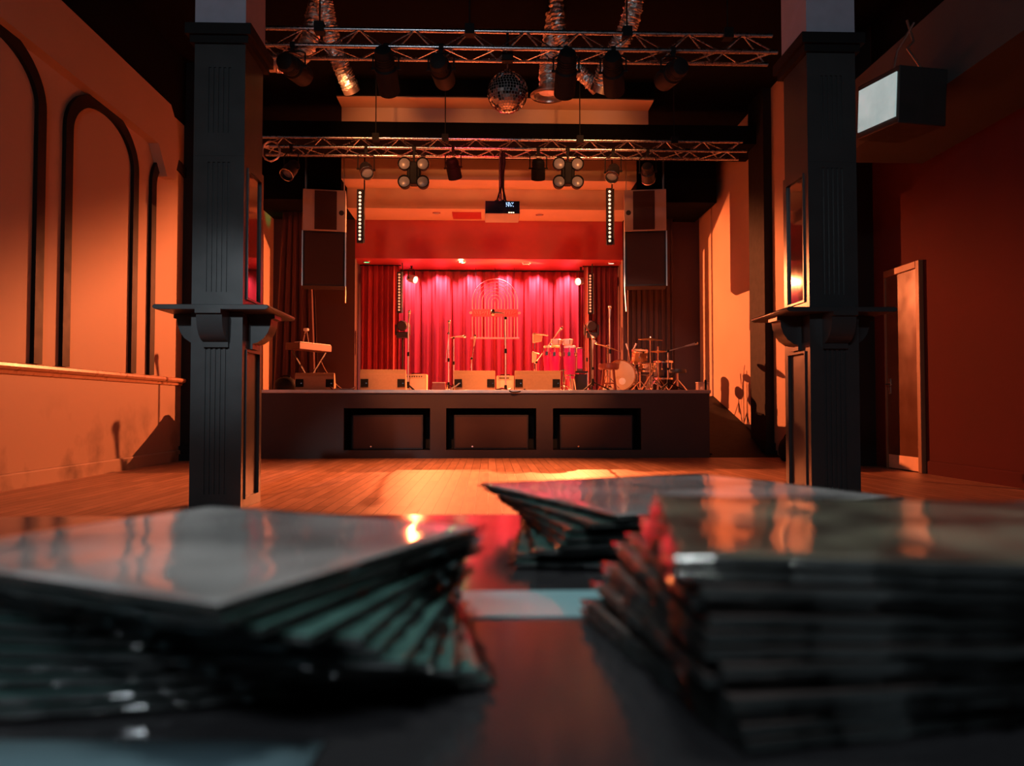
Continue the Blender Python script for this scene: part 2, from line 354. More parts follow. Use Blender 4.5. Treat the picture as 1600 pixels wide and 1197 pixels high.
# arched mouldings on the left wall
def arch(name, y0, y1, zs, zb=1.27, w=.15, apex=4.57):
    r = (y1-y0)/2; cy = (y0+y1)/2; rz = apex-zs
    out = [(y0-w/2, zb), (y0-w/2, zs)] + [(cy-(r+w/2)*math.cos(math.pi*i/24), zs+(rz)*math.sin(math.pi*i/24)) for i in range(1, 24)] + [(y1+w/2, zs), (y1+w/2, zb)]
    inn = [(y0+w/2, zb), (y0+w/2, zs)] + [(cy-(r-w/2)*math.cos(math.pi*i/24), zs+(rz-w)*math.sin(math.pi*i/24)) for i in range(1, 24)] + [(y1-w/2, zs), (y1-w/2, zb)]
    mb = MB(); n = len(out)
    F = lambda p, x: mb.bm.verts.new((x, p[0], p[1]))
    A = [F(p, XL+.001) for p in out]; B = [F(p, XL+.001) for p in inn]; C = [F(p, XL+.045) for p in out]; D = [F(p, XL+.045) for p in inn]
    for i in range(n-1):
        for q in ((A, B), (D, C), (C, A), (B, D)): mb.bm.faces.new((q[0][i], q[0][i+1], q[1][i+1], q[1][i]))
    for i in (0, n-1): mb.bm.faces.new((A[i], B[i], D[i], C[i]))
    return structure(name, mb, 'trim')
for i, y0 in enumerate((6.52, 8.68, 10.86, 13.05)): arch('trim_arch_%d' % (i+1), y0, y0+1.63, 3.95)
# rail, skirting
mb = MB(); mb.prism([(XL+.001, 1.14), (XL+.03, 1.15), (XL+.035, 1.18), (XL+.075, 1.195), (XL+.09, 1.22), (XL+.085, 1.25), (XL+.05, 1.262), (XL+.001, 1.265)], -4.2, 11.97, 'y')
structure('trim_dado_rail', mb, 'rail', smooth=False)
structure('baseboard_left', MB().prism([(XL+.001, 0), (XL+.03, 0), (XL+.03, .145), (XL+.02, .16), (XL+.001, .165)], -4.2, 11.97, 'y'), 'wallscuff', smooth=False)
structure('baseboard_right', MB().prism([(XD-.001, 0), (XD-.03, 0), (XD-.03, .145), (XD-.02, .16), (XD-.001, .165)], -4.2, 9.26, 'y'), 'wallred', smooth=False)
# black pilasters on the side walls
def pilaster(name, x0, x1, y0, y1):
    s = 1 if x0 < 0 else -1
    mb = MB().bx(x0, x1, y0, y1, .22, 6.2)
    xa, xb = (x0, x1+.06) if s > 0 else (x0-.06, x1)
    mb.bx(xa, xb, y0-.12, y1+.12, 0, .10); mb.bx(xa+(0 if s > 0 else .03), xb-(.03 if s > 0 else 0), y0-.06, y1+.06, .10, .22)
    return structure(name, mb, 'blackmatt')
pilaster('trim_pilaster_left', XL+.001, -4.50, 11.99, 12.75)
pilaster('trim_pilaster_right', 4.62, XR-.001, 12.66, 13.40)
# door in the right wall
d = bpy.data.objects.new('door_1', None); COL.objects.link(d); d.location = (XD, 9.8, 0); d['kind'] = 'structure'
MB().bx(-.035, -.002, -.39, .36, .01, 2.56).build('door_leaf', 'doorwood', d)
fm = MB(); fm.bx(-.06, -.001, -.47, -.39, 0, 2.65); fm.bx(-.06, -.001, -.39, .385, 2.56, 2.65); fm.bx(-.06, -.001, .36, .385, 0, 2.56); fm.build('door_frame', 'doorframe', d, bevel=.006)
MB().bx(-.042, -.0355, -.37, .34, .015, .19).build('kick_plate', 'kick', d)
hd = MB(); hd.cyl((-.035, .30, 1.12), (-.085, .30, 1.12), .011); hd.tube([(-.085, .31, 1.12), (-.088, .25, 1.12), (-.085, .18, 1.115)], .01); hd.bx(-.04, -.0355, .275, .325, 1.0, 1.2); hd.build('door_handle', 'steel', d)
mb = MB()
for k in range(3): mb.cyl((-.045, -.385, .3+k*.95), (-.045, -.385, .4+k*.95), .009)
mb.build('hinges', 'steel', d)
# wall vent low on the right wall
v = thing('wall_vent', 'small slatted vent low on the orange wall behind the right pillar', 'vent', (XR-.001, 12.02, .56), rz=0)
MB().bx(-.012, 0, -.10, .10, 0, .28).build('vent_frame', 'wall', v)
mb = MB()
for k in range(7): mb.bx(-.02, -.0125, -.08, .08, .03+k*.034, .045+k*.034)
mb.build('slats', 'blackmatt', v)

# recessed downlights and a panel in the soffits
def downlight(px, py, z, lens, label, r=.085):
    # find Y at which the pixel's ray meets the soffit height
    x1, z1 = W(px, py, 1.0); Y = (z-CAM_H)/(z1-CAM_H); x = W(px, py, Y)[0]
    t = thing('downlight', label, 'light', (x, Y, z), group='recessed ceiling downlights')
    MB().lathe([(r, 0), (r, -.012), (r*.8, -.018), (r*.78, -.004)], n=24, cap=False).build('bezel', 'chrome', t)
    MB().lathe([(r*.79, -.002), (r*.7, -.012), (r*.01, -.016)], n=24).build('lens', lens, t)
    return t
downlight(682, 332, 4.97, 'lens', 'left recessed downlight in the orange soffit left of the projector')
downlight(843, 335, 4.97, 'lens', 'recessed downlight in the orange soffit right of the projector')
downlight(573, 409, 4.11, 'green', 'green glowing downlight at the far left under the stage header')
downlight(722, 409, 4.11, 'green', 'green glowing downlight over the middle of the red curtain', .1)
downlight(822, 412, 4.11, 'lens', 'unlit downlight under the stage header right of centre', .11)
downlight(955, 411, 4.11, 'whitedl', 'white glowing downlight at the far right under the stage header')
l = bpy.data.lights.new('green_glow', 'POINT'); l.energy = 5; l.color = (.1, 1, .4); l.shadow_soft_size = .05
o = bpy.data.objects.new('green_glow', l); COL.objects.link(o); o.location = (-.62, 17.3, 4.05)
x0, _ = W(707, 332, 16.5); x1, _ = W(752, 332, 16.5)
tag(MB().bx(x0, x1, 16.25, 16.85, 4.962, 4.9695).build('access_panel', 'header', bevel=.002), 'red access panel let into the orange soffit left of the projector', 'panel')

# ================================================================ PILLARS
def fluted(mb, a0, a1, z0, z1, face, half, n=5, margin=.115, top=.1, bot=.1, d=.012, axis='y', sg=-1):
    """cladding on one face with n sunk grooves between z0+bot and z1-top"""
    def bxx(u0, u1, w0, w1):
        q0, q1 = sorted((face, face+sg*d))
        if axis == 'y': mb.bx(u0, u1, q0, q1, w0, w1)
        else: mb.bx(q0, q1, u0, u1, w0, w1)
    bxx(a0, a1, z0, z0+bot); bxx(a0, a1, z1-top, z1)
    bxx(a0, a0+margin, z0+bot, z1-top); bxx(a1-margin, a1, z0+bot, z1-top)
    W0 = (a1-a0-2*margin); g = W0/(2*n-1)
    for i in range(n-1): bxx(a0+margin+g*(2*i+1), a0+margin+g*(2*i+2), z0+bot, z1-top)
def panelled(mb, a0, a1, z0, z1, face, sg, mw=.07, d=.012):
    q = sorted((face, face+sg*d))
    for (u0, u1, w0, w1) in ((a0, a1, z0, z0+mw), (a0, a1, z1-mw, z1), (a0, a0+mw, z0+mw, z1-mw), (a1-mw, a1, z0+mw, z1-mw)): mb.bx(q[0], q[1], u0, u1, w0, w1)
    q = sorted((face, face+sg*(d+.012)))
    e = .018
    for (u0, u1, w0, w1) in ((a0+mw, a1-mw, z0+mw, z0+mw+e), (a0+mw, a1-mw, z1-mw-e, z1-mw), (a0+mw, a0+mw+e, z0+mw+e, z1-mw-e), (a1-mw-e, a1-mw, z0+mw+e, z1-mw-e)): mb.bx(q[0], q[1], u0, u1, w0, w1)
def pillar(cx, cy, label, brace=False):
    t = thing('pillar', label, 'pillar', (cx, cy, 0), group='black pillars')
    h = .205; c = h-.012; hy = .27; cy_ = hy-.012
    lo = MB(); lo.bx(-c, c, -cy_, cy_, 0, 1.585)
    fluted(lo, -h, h, 0, 1.585, -cy_, c, bot=.12, top=.20, n=5); fluted(lo, -h, h, 0, 1.585, cy_, c, bot=.12, top=.20, sg=1)
    panelled(lo, -cy_, cy_, 0, 1.36, c, 1); panelled(lo, -cy_, cy_, 0, 1.36, -c, -1)
    lo.build('lower_shaft', 'pillar', t)
    up = MB(); up.bx(-c, c, -cy_, cy_, 1.63, 3.78)
    fluted(up, -h, h, 1.63, 2.86, -cy_, c, bot=.12, top=.05); fluted(up, -h, h, 2.861, 3.78, -cy_, c, bot=.19, top=.19)
    fluted(up, -h, h, 1.63, 2.86, cy_, c, bot=.12, top=.05, sg=1)
    panelled(up, -cy_, cy_, 1.63, 2.86, c, 1); panelled(up, -cy_, cy_, 1.63, 2.86, -c, -1)
    up.build('upper_shaft', 'pillar', t)
    for s in (1, -1):
        MB().bx(*sorted((s*(c+.001), s*(c+.006))), -cy_+.09, cy_-.09, 1.72, 2.77).build('mirror_glass', 'mirror', t)
    sh = MB(); sh.prism([(-.45, 1.60), (-.43, 1.59), (.43, 1.59), (.45, 1.60), (.455, 1.615), (.44, 1.63), (-.44, 1.63), (-.455, 1.615)], -.42, .42, 'y')
    sh.build('drink_shelf', 'pillar', t, bevel=.004)
    prof = [(0, 1.589), (.225, 1.589), (.225, 1.54), (.20, 1.53)] + [(.02+.17*math.cos(a)+.0, 1.345+.185*math.sin(a)) for a in [R(80-q*10) for q in range(0, 8)]][::1]
    prof = [(0, 1.589), (.21, 1.589), (.21, 1.555), (.18, 1.55), (.175, 1.50), (.155, 1.44), (.12, 1.39), (.07, 1.355), (.03, 1.345), (.03, 1.30), (0, 1.30)]
    for k, (a, off) in enumerate(((0, h), (90, hy), (180, h), (270, hy))):
        m_ = Matrix.Rotation(R(a), 4, 'Z') @ Matrix.Translation((off, 0, 0))
        MB().prism(prof, -.10, .10, 'y', m_).build('shelf_bracket', 'pillar', t)
    cp = MB(); cp.bx(-h-.03, h+.03, -hy-.03, hy+.03, 3.78, 3.84); cp.bx(-h-.06, h+.06, -hy-.06, hy+.06, 3.84, 3.93); cp.build('capital', 'blackmatt', t)
    MB().bx(-h, h, -hy, hy, 3.93, 6.199).build('head_block', 'pillar_cap', t)
    if brace: MB().prism([(0, .3), (.03, .3), (.30, .80), (.30, .86), (.24, .86), (0, .38)], -.05, .05, 'y', Matrix.Translation((h, 0, 3.05))).build('brace', 'blackmatt', t)
    return t
pillar(-2.19, 6.52, 'black fluted pillar with a drink shelf, left of the dance floor')
pillar(2.86, 6.52, 'black fluted pillar with a drink shelf, right, beside the door')

# ================================================================ STAGE
st = thing('stage', 'raised dark brown stage with three speaker recesses in its front', 'stage', (0, SY, 0))
SL, SR = -3.62, 3.58
rec = [(537, 672), (697, 838), (864, 1002)]
RX = [(W(a, 670, SY)[0], W(b, 670, SY)[0]) for a, b in rec]
ZT, ZB = .80, .13
fr = MB(); fr.bx(SL, SR, 0, .06, ZT, SZ-.05); fr.bx(SL, SR, 0, .06, 0, ZB)
ed = [SL]+[v_ for r_ in RX for v_ in r_]+[SR]
for i in range(0, 8, 2): fr.bx(ed[i], ed[i+1], 0, .06, ZB, ZT)
fr.build('front_panel', 'stage', st)
for a, b_ in RX:
    q = MB(); q.bx(a, b_, .62, .65, ZB, ZT); q.bx(a-.03, a, .06, .65, ZB-.03, ZT+.03); q.bx(b_, b_+.03, .06, .65, ZB-.03, ZT+.03); q.bx(a, b_, .06, .65, ZB-.03, ZB); q.bx(a, b_, .06, .65, ZT, ZT+.03)
    q.build('recess_box', 'blackmatt', st)
MB().bx(SL-.02, SR+.02, -.02, PY-SY-.001, SZ-.05, SZ).build('deck', 'stagetop', st)
nz = MB(); nz.bx(SL-.02, SR+.02, -.035, -.0205, SZ-.045, SZ+.006); nz.build('edge_nosing', 'steel', st, bevel=.003)
sd = MB(); sd.bx(SL, SL+.04, .06, PY-SY-.001, 0, SZ-.05); sd.build('side_panel', 'blackmatt', st); MB().bx(SR-.04, SR, .06, PY-SY-.001, 0, SZ-.05).build('side_panel', 'blackmatt', st)
MB().bx(-2.94, 2.99, PY-SY, 18.59-SY, SZ-.05, SZ-.001).build('back_deck', 'stagetop', st)
for (a, b_), lb in zip(RX, ('left', 'middle', 'right')):
    t = thing('subwoofer', 'wide dark subwoofer in the %s recess of the stage front' % lb, 'speaker', ((a+b_)/2, SY+.1, ZB+.003), group='subwoofers under the stage')
    w = (b_-a)/2-.12
    MB().bx(-w, w, 0, .5, 0, .56).build('cabinet', 'darkcab', t, bevel=.008)
    MB().bx(-w+.025, w-.025, -.012, -.001, .03, .53).build('front_grille', mat('brown_grille_cloth', (.07, .035, .03), .7, bump=.3, bscale=250), t)
    MB().cyl((-w+.3, -.012, .05), (-w+.3, -.022, .05), .014).build('badge', 'chrome', t)
# black ramp along the right wall beside the stage
rp = MB(); rp.prism([(12.38, 0), (16.09, 1.05), (16.09, 0)], 3.62, 4.755, 'x')
t = thing('ramp', 'black sloping ramp between the stage end and the right wall', 'ramp')
rp.build('ramp_body', 'blackmatt', t)
MB().prism([(12.5, .036), (16.08, 1.049), (16.08, 1.075), (12.5, .06)], 3.62, 3.66, 'x').build('edge_strip', 'blackmatt', t)

# ================================================================ CURTAINS
def curtain(name, label, x0, x1, y, z0, z1, folds, amp, mt, flare=0, group=None):
    ph = [random.uniform(0, 6.28) for _ in range(4)]
    def fn(u, v):
        x = x0+(x1-x0)*u + flare*(1-v)*(u-.5)
        a = amp*(.35+.65*(1-v)**.5)
        yy = y + a*math.sin(2*math.pi*folds*u+ph[0]+.5*math.sin(7*u+ph[1])) + a*.4*math.sin(2*math.pi*folds*2.3*u+ph[2])
        return Vector((x, yy, z0+(z1-z0)*v))
    t = thing(name, label, 'curtain', group=group)
    MB().grid(fn, int(folds*12), 14).build('cloth', mt, t, solid=.006)
    MB().cyl((min(x0, x1)-.03, y, z1+.012), (max(x0, x1)+.03, y, z1+.012), .014, n=8).build('curtain_rail', 'blackmatt', t)
    return t
curtain('stage_curtain', 'wide glowing red pleated curtain across the back of the stage', -2.30, 2.32, 18.38, SZ+.01, 4.075, 19, .075, 'curtain')
curtain('side_curtain', 'dark red pleated curtain at the left edge of the stage opening', -2.93, -2.05, 17.72, SZ+.01, 4.075, 6, .055, 'curtain')
curtain('side_curtain', 'dark brown-red pleated curtain at the right edge of the stage opening', 2.22, 3.0, 17.72, SZ+.01, 4.075, 6, .05, 'curtaindark')
curtain('wing_drape', 'maroon drape hanging behind the keyboard at the left stage wing', -4.36, -3.75, 16.3, SZ+.01, 4.95, 5, .05, mat('maroon_drape', (.07, .024, .024), .85), flare=.35)
curtain('wing_drape', 'dark drape hanging behind the drum kit at the right stage wing', 3.05, 4.05, 16.7, SZ+.01, 4.95, 8, .03, mat('black_drape', (.05, .028, .028), .85))
# ================================================================ TRUSSES
def truss(px0, px1, Y, zb, label, wires, P=((0, 0), (.29, 0), (.145, .25))):
    x0 = W(px0, 100, Y)[0]; x1 = W(px1, 100, Y)[0]
    t = thing('lighting_truss', label, 'truss', ((x0+x1)/2, Y, zb), group='lighting trusses')
    h = (x1-x0)/2
    for y, z in P: MB().cyl((-h, y, z), (h, y, z), .024, n=12).build('chord', 'metal', t)
    n = int(2*h/.29)
    for a, b in ((0, 2), (1, 2), (0, 1)):
        mb = MB()
        for i in range(n):
            xa = -h+.03+i*(2*h-.06)/n; xb = -h+.03+(i+1)*(2*h-.06)/n
            p, q = (P[a], P[b]) if i % 2 == 0 else (P[b], P[a])
            mb.cyl((xa, *p), (xb, *q), .009, n=6)
        mb.build('lacing', 'metal', t)
    for x in wires: MB().cyl((x, P[2][0], P[2][1]+.01), (x, P[2][0], 6.2-zb), .008, n=6).build('hanging_wire', 'blackmatt', t)
    for x in wires: MB().bx(x-.05, x+.05, P[2][0]-.055, P[2][0]+.055, P[2][1]-.05, P[2][1]+.06).build('clamp', 'blackmatt', t)
    return t
truss(330, 1215, BAR_Y, BAR_Z, 'upper aluminium lighting truss, nearest, above the mirror ball', (-1.9, -.3, 1.4, 2.5))
T2Y = 11.4; T2Z = W(760, 232, T2Y)[1]
truss(405, 1165, T2Y, T2Z, 'lower aluminium lighting truss, farther, above the stage front', (-1.95, -.9, 1.15, 2.6), ((0, 0), (.38, 0), (.17, .20)))

# ================================================================ LAMPS
def lantern(name, loc, tgt, L_, r, label, group, lens='lens', mt='blackmatt', up=.24, snoot=0, doors=False):
    """a can on a yoke; loc is the pivot, up is the height of the clamp above it"""
    t = thing(name, label, 'stage light', loc, group=group)
    d = (Vector(tgt)-Vector(loc)).normalized(); q = Matrix(d.to_track_quat('Z', 'Y').to_matrix().to_4x4())
    b = MB(); b.lathe([(r*.35, -L_*.42), (r*.72, -L_*.40), (r*.85, -L_*.3), (r*.85, -L_*.05), (r, -L_*.02), (r, L_*.5), (r*.9, L_*.5), (r*.88, L_*.3), (.001, L_*.3)], q, 20)
    if name == 'spotlight': MB().lathe([(r*1.01, L_*.47), (r*1.06, L_*.49), (r*1.05, L_*.52), (r*.96, L_*.53), (r*.95, L_*.47)], q, 20, cap=False).build('front_rim', 'chrome', t)
    for k in range(4): b.lathe([(r*.9, -L_*(.28-k*.05)), (r*.9, -L_*(.26-k*.05))], q, 16)
    b.build('can', mt, t)
    MB().lathe([(r*.86, L_*.32), (r*.6, L_*.345), (.001, L_*.36)], q, 20).build('lens', lens, t)
    side = (q.to_3x3() @ Vector((1, 0, 0))); side = Vector((d.y, -d.x, 0)).normalized() if abs(d.z) < .99 else Vector((1, 0, 0))
    s = r+.02; a = side*s
    y = MB(); y.tube([a, a+Vector((0, 0, up*.62)), a*.6+Vector((0, 0, up*.72)), -a*.6+Vector((0, 0, up*.72)), -a+Vector((0, 0, up*.62)), -a], .009, 6); y.cyl(a*1.15, -a*1.15, .014, n=8); y.build('yoke', 'blackmatt', t)
    c = MB(); c.bx(-.02, .02, -.02, .02, up*.7, up-.03); c.cyl((-.025, 0, up), (.025, 0, up), .036, n=12); c.build('clamp', 'blackmatt', t)
    if doors:
        for k in range(4):
            m_ = q @ Matrix.Rotation(k*math.pi/2, 4, 'Z') @ Matrix.Translation((r*1.0, 0, L_*.5)) @ Matrix.Rotation(R(25), 4, 'Y')
            MB().boxm((.004, r*1.5, r*1.1), m_ @ Matrix.Translation((0, 0, r*.55))).build('barn_door', 'blackmatt', t)
    return t
cans = ['leftmost black can light, half hidden, on the upper truss', 'second black can light from the left on the upper truss', 'third black can light from the left on the upper truss, left of the mirror ball',
        'black can light on the upper truss just right of the round duct mouth', 'black can light on the upper truss beside the bright foil duct', 'rightmost dim can light on the upper truss near the right pillar']
for (x, tg, *_), lb in zip(PARS, cans): lantern('can_light', (x, BAR_Y, BAR_Z-.24), tg, .56, .115, lb, 'can lights on the upper truss')
def t2x(px): return W(px, 265, T2Y)[0]
TP = T2Z-.235
for px, tg, lb in ((708, (.3, 14, .6), 'small black par can hanging left of the projector'), (841, (.9, 14, .3), 'small black par can hanging right of the projector')):
    lantern('par_can', (t2x(px), T2Y, TP-.06), tg, .33, .105, lb, 'par cans on the lower truss', up=.295)
for px, tg, lb in ((572, (-1.2, 9, 2.6), 'scanning spotlight above the left strip of lamps, catching orange light'), (958, (1.2, 9.4, 2.4), 'scanning spotlight above the right strip of lamps, catching orange light'),
                   (455, (-3.6, 9.5, 2.2), 'dark spotlight at the left end of the lower truss'), (1012, (3.4, 15, 2.6), 'dark spotlight above the right loudspeaker on the lower truss')):
    lantern('spotlight', (t2x(px), T2Y, TP-.10), tg, .34, .10, lb, 'spotlights on the lower truss', mt='darkcab', up=.335)
# the two lit lanterns above the curtain
for loc, lt, lb in (((W(648, 437, 17.85)[0], 17.85, W(648, 437, 17.85)[1]), (4.76, 13.6, 1.4), 'glowing lantern hanging at the left in front of the red curtain'), ((W(904, 440, 17.85)[0], 17.85, W(904, 440, 17.85)[1]), (-4.74, 9.9, 1.4), 'glowing lantern hanging at the right in front of the red curtain')):
    d = (Vector(lt)-Vector(loc)).normalized()
    lantern('stage_lantern', tuple(Vector(loc)-d*.10), lt, .26, .088, lb, 'lit lanterns over the stage', lens='lampon', mt='greybox', up=4.11-loc[2]-.01)
# four-lamp clusters
def cluster(px, label, tilt):
    x = t2x(px); z = W(px, 271, T2Y-.05)[1]
    t = thing('lamp_cluster', label, 'stage light', (x, T2Y-.03, z), group='four-lamp clusters on the lower truss')
    b = MB(); b.bx(-.10, .10, -.05, .08, -.13, .13); b.bx(-.06, .06, -.07, .10, -.17, .17)
    b.build('body', 'blackmatt', t, bevel=.02)
    for sx in (-1, 1):
        for sz in (-1, 1):
            m_ = Matrix.Translation((sx*.135, -.05, sz*.135)) @ Matrix.Rotation(R(90+sz*3), 4, 'X')
            h_ = MB().lathe([(.05, -.13), (.085, -.10), (.098, -.02), (.098, .03), (.088, .035), (.082, .0), (.01, -.01)], m_, 20).build('lamp_head', 'blackmatt', t)
            MB().lathe([(.080, .006), (.06, .016), (.001, .02)], m_, 20).build('lens', 'lens', h_)
    c = MB(); c.bx(-.015, .015, .0, .03, .17, T2Z-z-.02); c.cyl((-.03, .03, T2Z-z), (.03, .03, T2Z-z), .036); c.build('clamp', 'blackmatt', t)
cluster(647, 'black cluster of four round lamps left of the projector', 0)
cluster(887, 'black cluster of four round lamps right of the projector', 0)

# LED strips
def batten(px, py0, py1, Y, top, label, mt, group, n=13, bar=True):
    x, z1 = W(px, py0, Y); _, z0 = W(px, py1, Y)
    t = thing('lamp_strip', label, 'light strip', (x, Y, z0), group=group)
    H = z1-z0; k = H/n
    MB().bx(-.055, .055, -.03, .05, -.03, H+.03).build('housing', 'darkcab', t, bevel=.006)
    MB().bx(.065, .085, -.02, .02, -.03, H+.02).build('side_bar', 'chrome', t)
    br_ = MB(); br_.bx(.045, .075, .01, .075, .05, .09); br_.bx(.045, .075, .01, .075, H*.5, H*.5+.04); br_.cyl((.06, .07, .02), (.06, .07, top-z0), .012, n=8); br_.build('hanging_rod', 'blackmatt', t)
    m_ = Matrix.Rotation(R(90), 4, 'X'); f = None
    for i in range(n):
        if f is None: f = MB().lathe([(.023, 0), (.02, .010), (.001, .016)], m_, 12).build('lamp', mt, t, loc=(0, -.031, k*(i+.5)))
        else:
            c = f.copy(); COL.objects.link(c); c.location = (0, -.031, k*(i+.5))
    return t
batten(563, 299, 377, 13.4, 5.36, 'vertical strip of round lamps beside the left loudspeaker', 'ledon', 'lamp strips in front of the stage')
batten(952, 297, 380, 13.4, 5.36, 'vertical strip of round lamps beside the right loudspeaker', 'ledon', 'lamp strips in front of the stage')
batten(624, 427, 487, 17.45, 4.11, 'vertical strip of round lamps hanging at the left of the red curtain', 'ledamber', 'lamp strips in front of the curtain')
batten(922, 429, 489, 17.45, 4.11, 'vertical strip of round lamps hanging at the right of the red curtain', 'ledamber', 'lamp strips in front of the curtain')
# dark moving heads on stands under the curtain strips
for px, lb in ((629, 'dark moving light on a stand in front of the left side curtain'), (924, 'dark moving light on a stand in front of the right side curtain')):
    x, z = W(px, 524, 17.3)
    t = thing('moving_light', lb, 'stage light', (x, 17.3, SZ), group='moving lights on stands')
    MB().bx(-.13, .13, -.1, .1, z-SZ-.06, z-SZ+.06).build('base_box', 'darkcab', t, bevel=.01)
    y = MB(); y.bx(-.17, -.13, -.05, .05, z-SZ+.0, z-SZ+.24); y.bx(.13, .17, -.05, .05, z-SZ, z-SZ+.24); y.bx(-.17, .17, -.05, .05, z-SZ+.061, z-SZ+.075); y.build('yoke', 'darkcab', t, bevel=.008)
    MB().lathe([(.05, -.14), (.11, -.1), (.12, .08), (.10, .12), (.001, .12)], Matrix.Translation((0, 0, z-SZ+.22)) @ Matrix.Rotation(R(100), 4, 'X'), 16).build('head', 'darkcab', t)
    p = MB(); p.cyl((0, 0, .02), (0, 0, z-SZ-.06), .018); p.cyl((0, 0, 0), (0, 0, .02), .22, n=20); p.build('stand', 'blackmatt', t)

# ================================================================ MIRROR BALL
x, z = W(793, 145, 8.15)
t = thing('mirror_ball', 'silver mirror ball hanging from the upper truss', 'mirror ball', (x, BAR_Y+.145, z))
mb = MB(); rb = .218; N = 22
for j in range(N):
    a0, a1 = math.pi*j/N-math.pi/2, math.pi*(j+1)/N-math.pi/2; am = (a0+a1)/2
    n = max(6, int(2*N*math.cos(am)))
    for i in range(n):
        b0, b1 = 2*math.pi*i/n, 2*math.pi*(i+1)/n; e = .06
        b0, b1 = b0+(b1-b0)*e, b1-(b1-b0)*e; c0, c1 = a0+(a1-a0)*e, a1-(a1-a0)*e
        k = [rb*(1+random.uniform(-.0025, .0025)) for _ in range(4)]
        mb.bm.faces.new([mb.bm.verts.new((q*math.cos(c)*math.cos(b), q*math.cos(c)*math.sin(b), q*math.sin(c))) for q, c, b in zip(k, (c0, c0, c1, c1), (b0, b1, b1, b0))])
mb.build('mirror_tiles', 'tile', t, smooth=False)
MB().sph((0, 0, 0), rb*.985, 32, 20).build('core', 'greybox', t)
MB().cyl((0, 0, rb-.02), (0, 0, rb+.03), .05, .03).build('top_cap', 'chrome', t)
MB().cyl((0, 0, rb+.02), (0, 0, BAR_Z+.25-z-.10), .006, n=6).build('chain', 'chrome', t)
MB().bx(-.06, .06, -.05, .05, BAR_Z-z-.08, BAR_Z-z+.08).build('motor', 'blackmatt', t, bevel=.01)
c = MB(); c.cyl((0, 0, BAR_Z-z+.08), (0, 0, BAR_Z+.25-z), .015); c.build('clamp', 'blackmatt', t)

# ================================================================ FOIL DUCTS
def duct(pts, r, label, n=90, seed=1):
    rnd = random.Random(seed); P = [Vector(p) for p in pts]; out = []; rr = []
    for i in range(n+1):
        u = i/n*(len(P)-1); k = min(int(u), len(P)-2); f = u-k
        p = [P[max(k-1, 0)], P[k], P[k+1], P[min(k+2, len(P)-1)]]
        q = .5*((2*p[1])+(-p[0]+p[2])*f+(2*p[0]-5*p[1]+4*p[2]-p[3])*f*f+(-p[0]+3*p[1]-3*p[2]+p[3])*f**3)
        out.append(q); rr.append(r*(1+.07*(1 if i % 2 else -1)+rnd.uniform(-.06, .06)))
    t = thing('foil_duct', label, 'duct', group='flexible foil ducts under the ceiling')
    mb = MB().tube(out, rr, 18)
    for v in mb.bm.verts: v.co += Vector([rnd.uniform(-.008, .008) for _ in range(3)])
    mb.build('foil_hose', 'foil', t, smooth=False)
    d = (out[-1]-out[-2]).normalized()
    MB().cyl(out[-1]-d*.02, out[-1]+d*.06, r*1.06, n=20).build('end_collar', 'steel', t)
    return t
def w3(px, py, Y): x, z = W(px, py, Y); return (x, Y, z)
duct([w3(498, -30, 8.9), w3(508, 12, 9.0), w3(518, 60, 9.1), w3(532, 100, 9.3), w3(547, 136, 9.5)], .10, 'long crumpled silver foil duct hanging left of the can lights')
duct([w3(992, -30, 9.0), w3(990, 10, 9.1), w3(978, 50, 9.2), w3(955, 90, 9.4), w3(938, 136, 9.6)], .11, 'crumpled silver foil duct coming down at the right of the mirror ball', seed=2)
duct([w3(868, -30, 9.6), w3(872, 40, 9.7), w3(886, 84, 9.8), w3(905, 110, 9.9), w3(929, 134, 9.9)], .09, 'short foil duct curving behind the right can lights', seed=3)
duct([w3(872, -30, 10.3), w3(866, 40, 10.3), w3(858, 90, 10.3), w3(857, 138, 10.3)], .12, 'round-mouthed foil duct just right of the mirror ball', seed=4)
duct([w3(500, -20, 9.8), w3(484, 60, 9.8), w3(462, 96, 9.8), w3(428, 98, 9.8)], .11, 'foil duct bent sideways at the left end of the upper truss', seed=5)
tag(MB().lathe([(.24, 0), (.25, .02), (.2, .06), (.14, .12), (.13, .12), (.19, .055), (.20, .0)], Matrix.Translation((W(857, 146, 10.3)[0], 10.3, W(857, 146, 10.3)[1]-.045)), 28, cap=False).build('duct_mouth', 'steel'), 'round metal duct mouth below a foil duct right of the mirror ball', 'vent')
# black cable coil hooked on the left end of the lower truss
cx, cz = W(424, 240, T2Y-.06)
pts = [(cx+(.13+.012*math.sin(i*1.7))*math.cos(i*.5), T2Y-.06-.0006*i, T2Z-.1+(.15+.01*math.cos(i*2.3))*math.sin(i*.5)) for i in range(60)]
tag(MB().tube(pts, .008, 6).build('cable_coil', 'steel'), 'coil of thin cable hooked over the left end of the lower truss', 'cable')

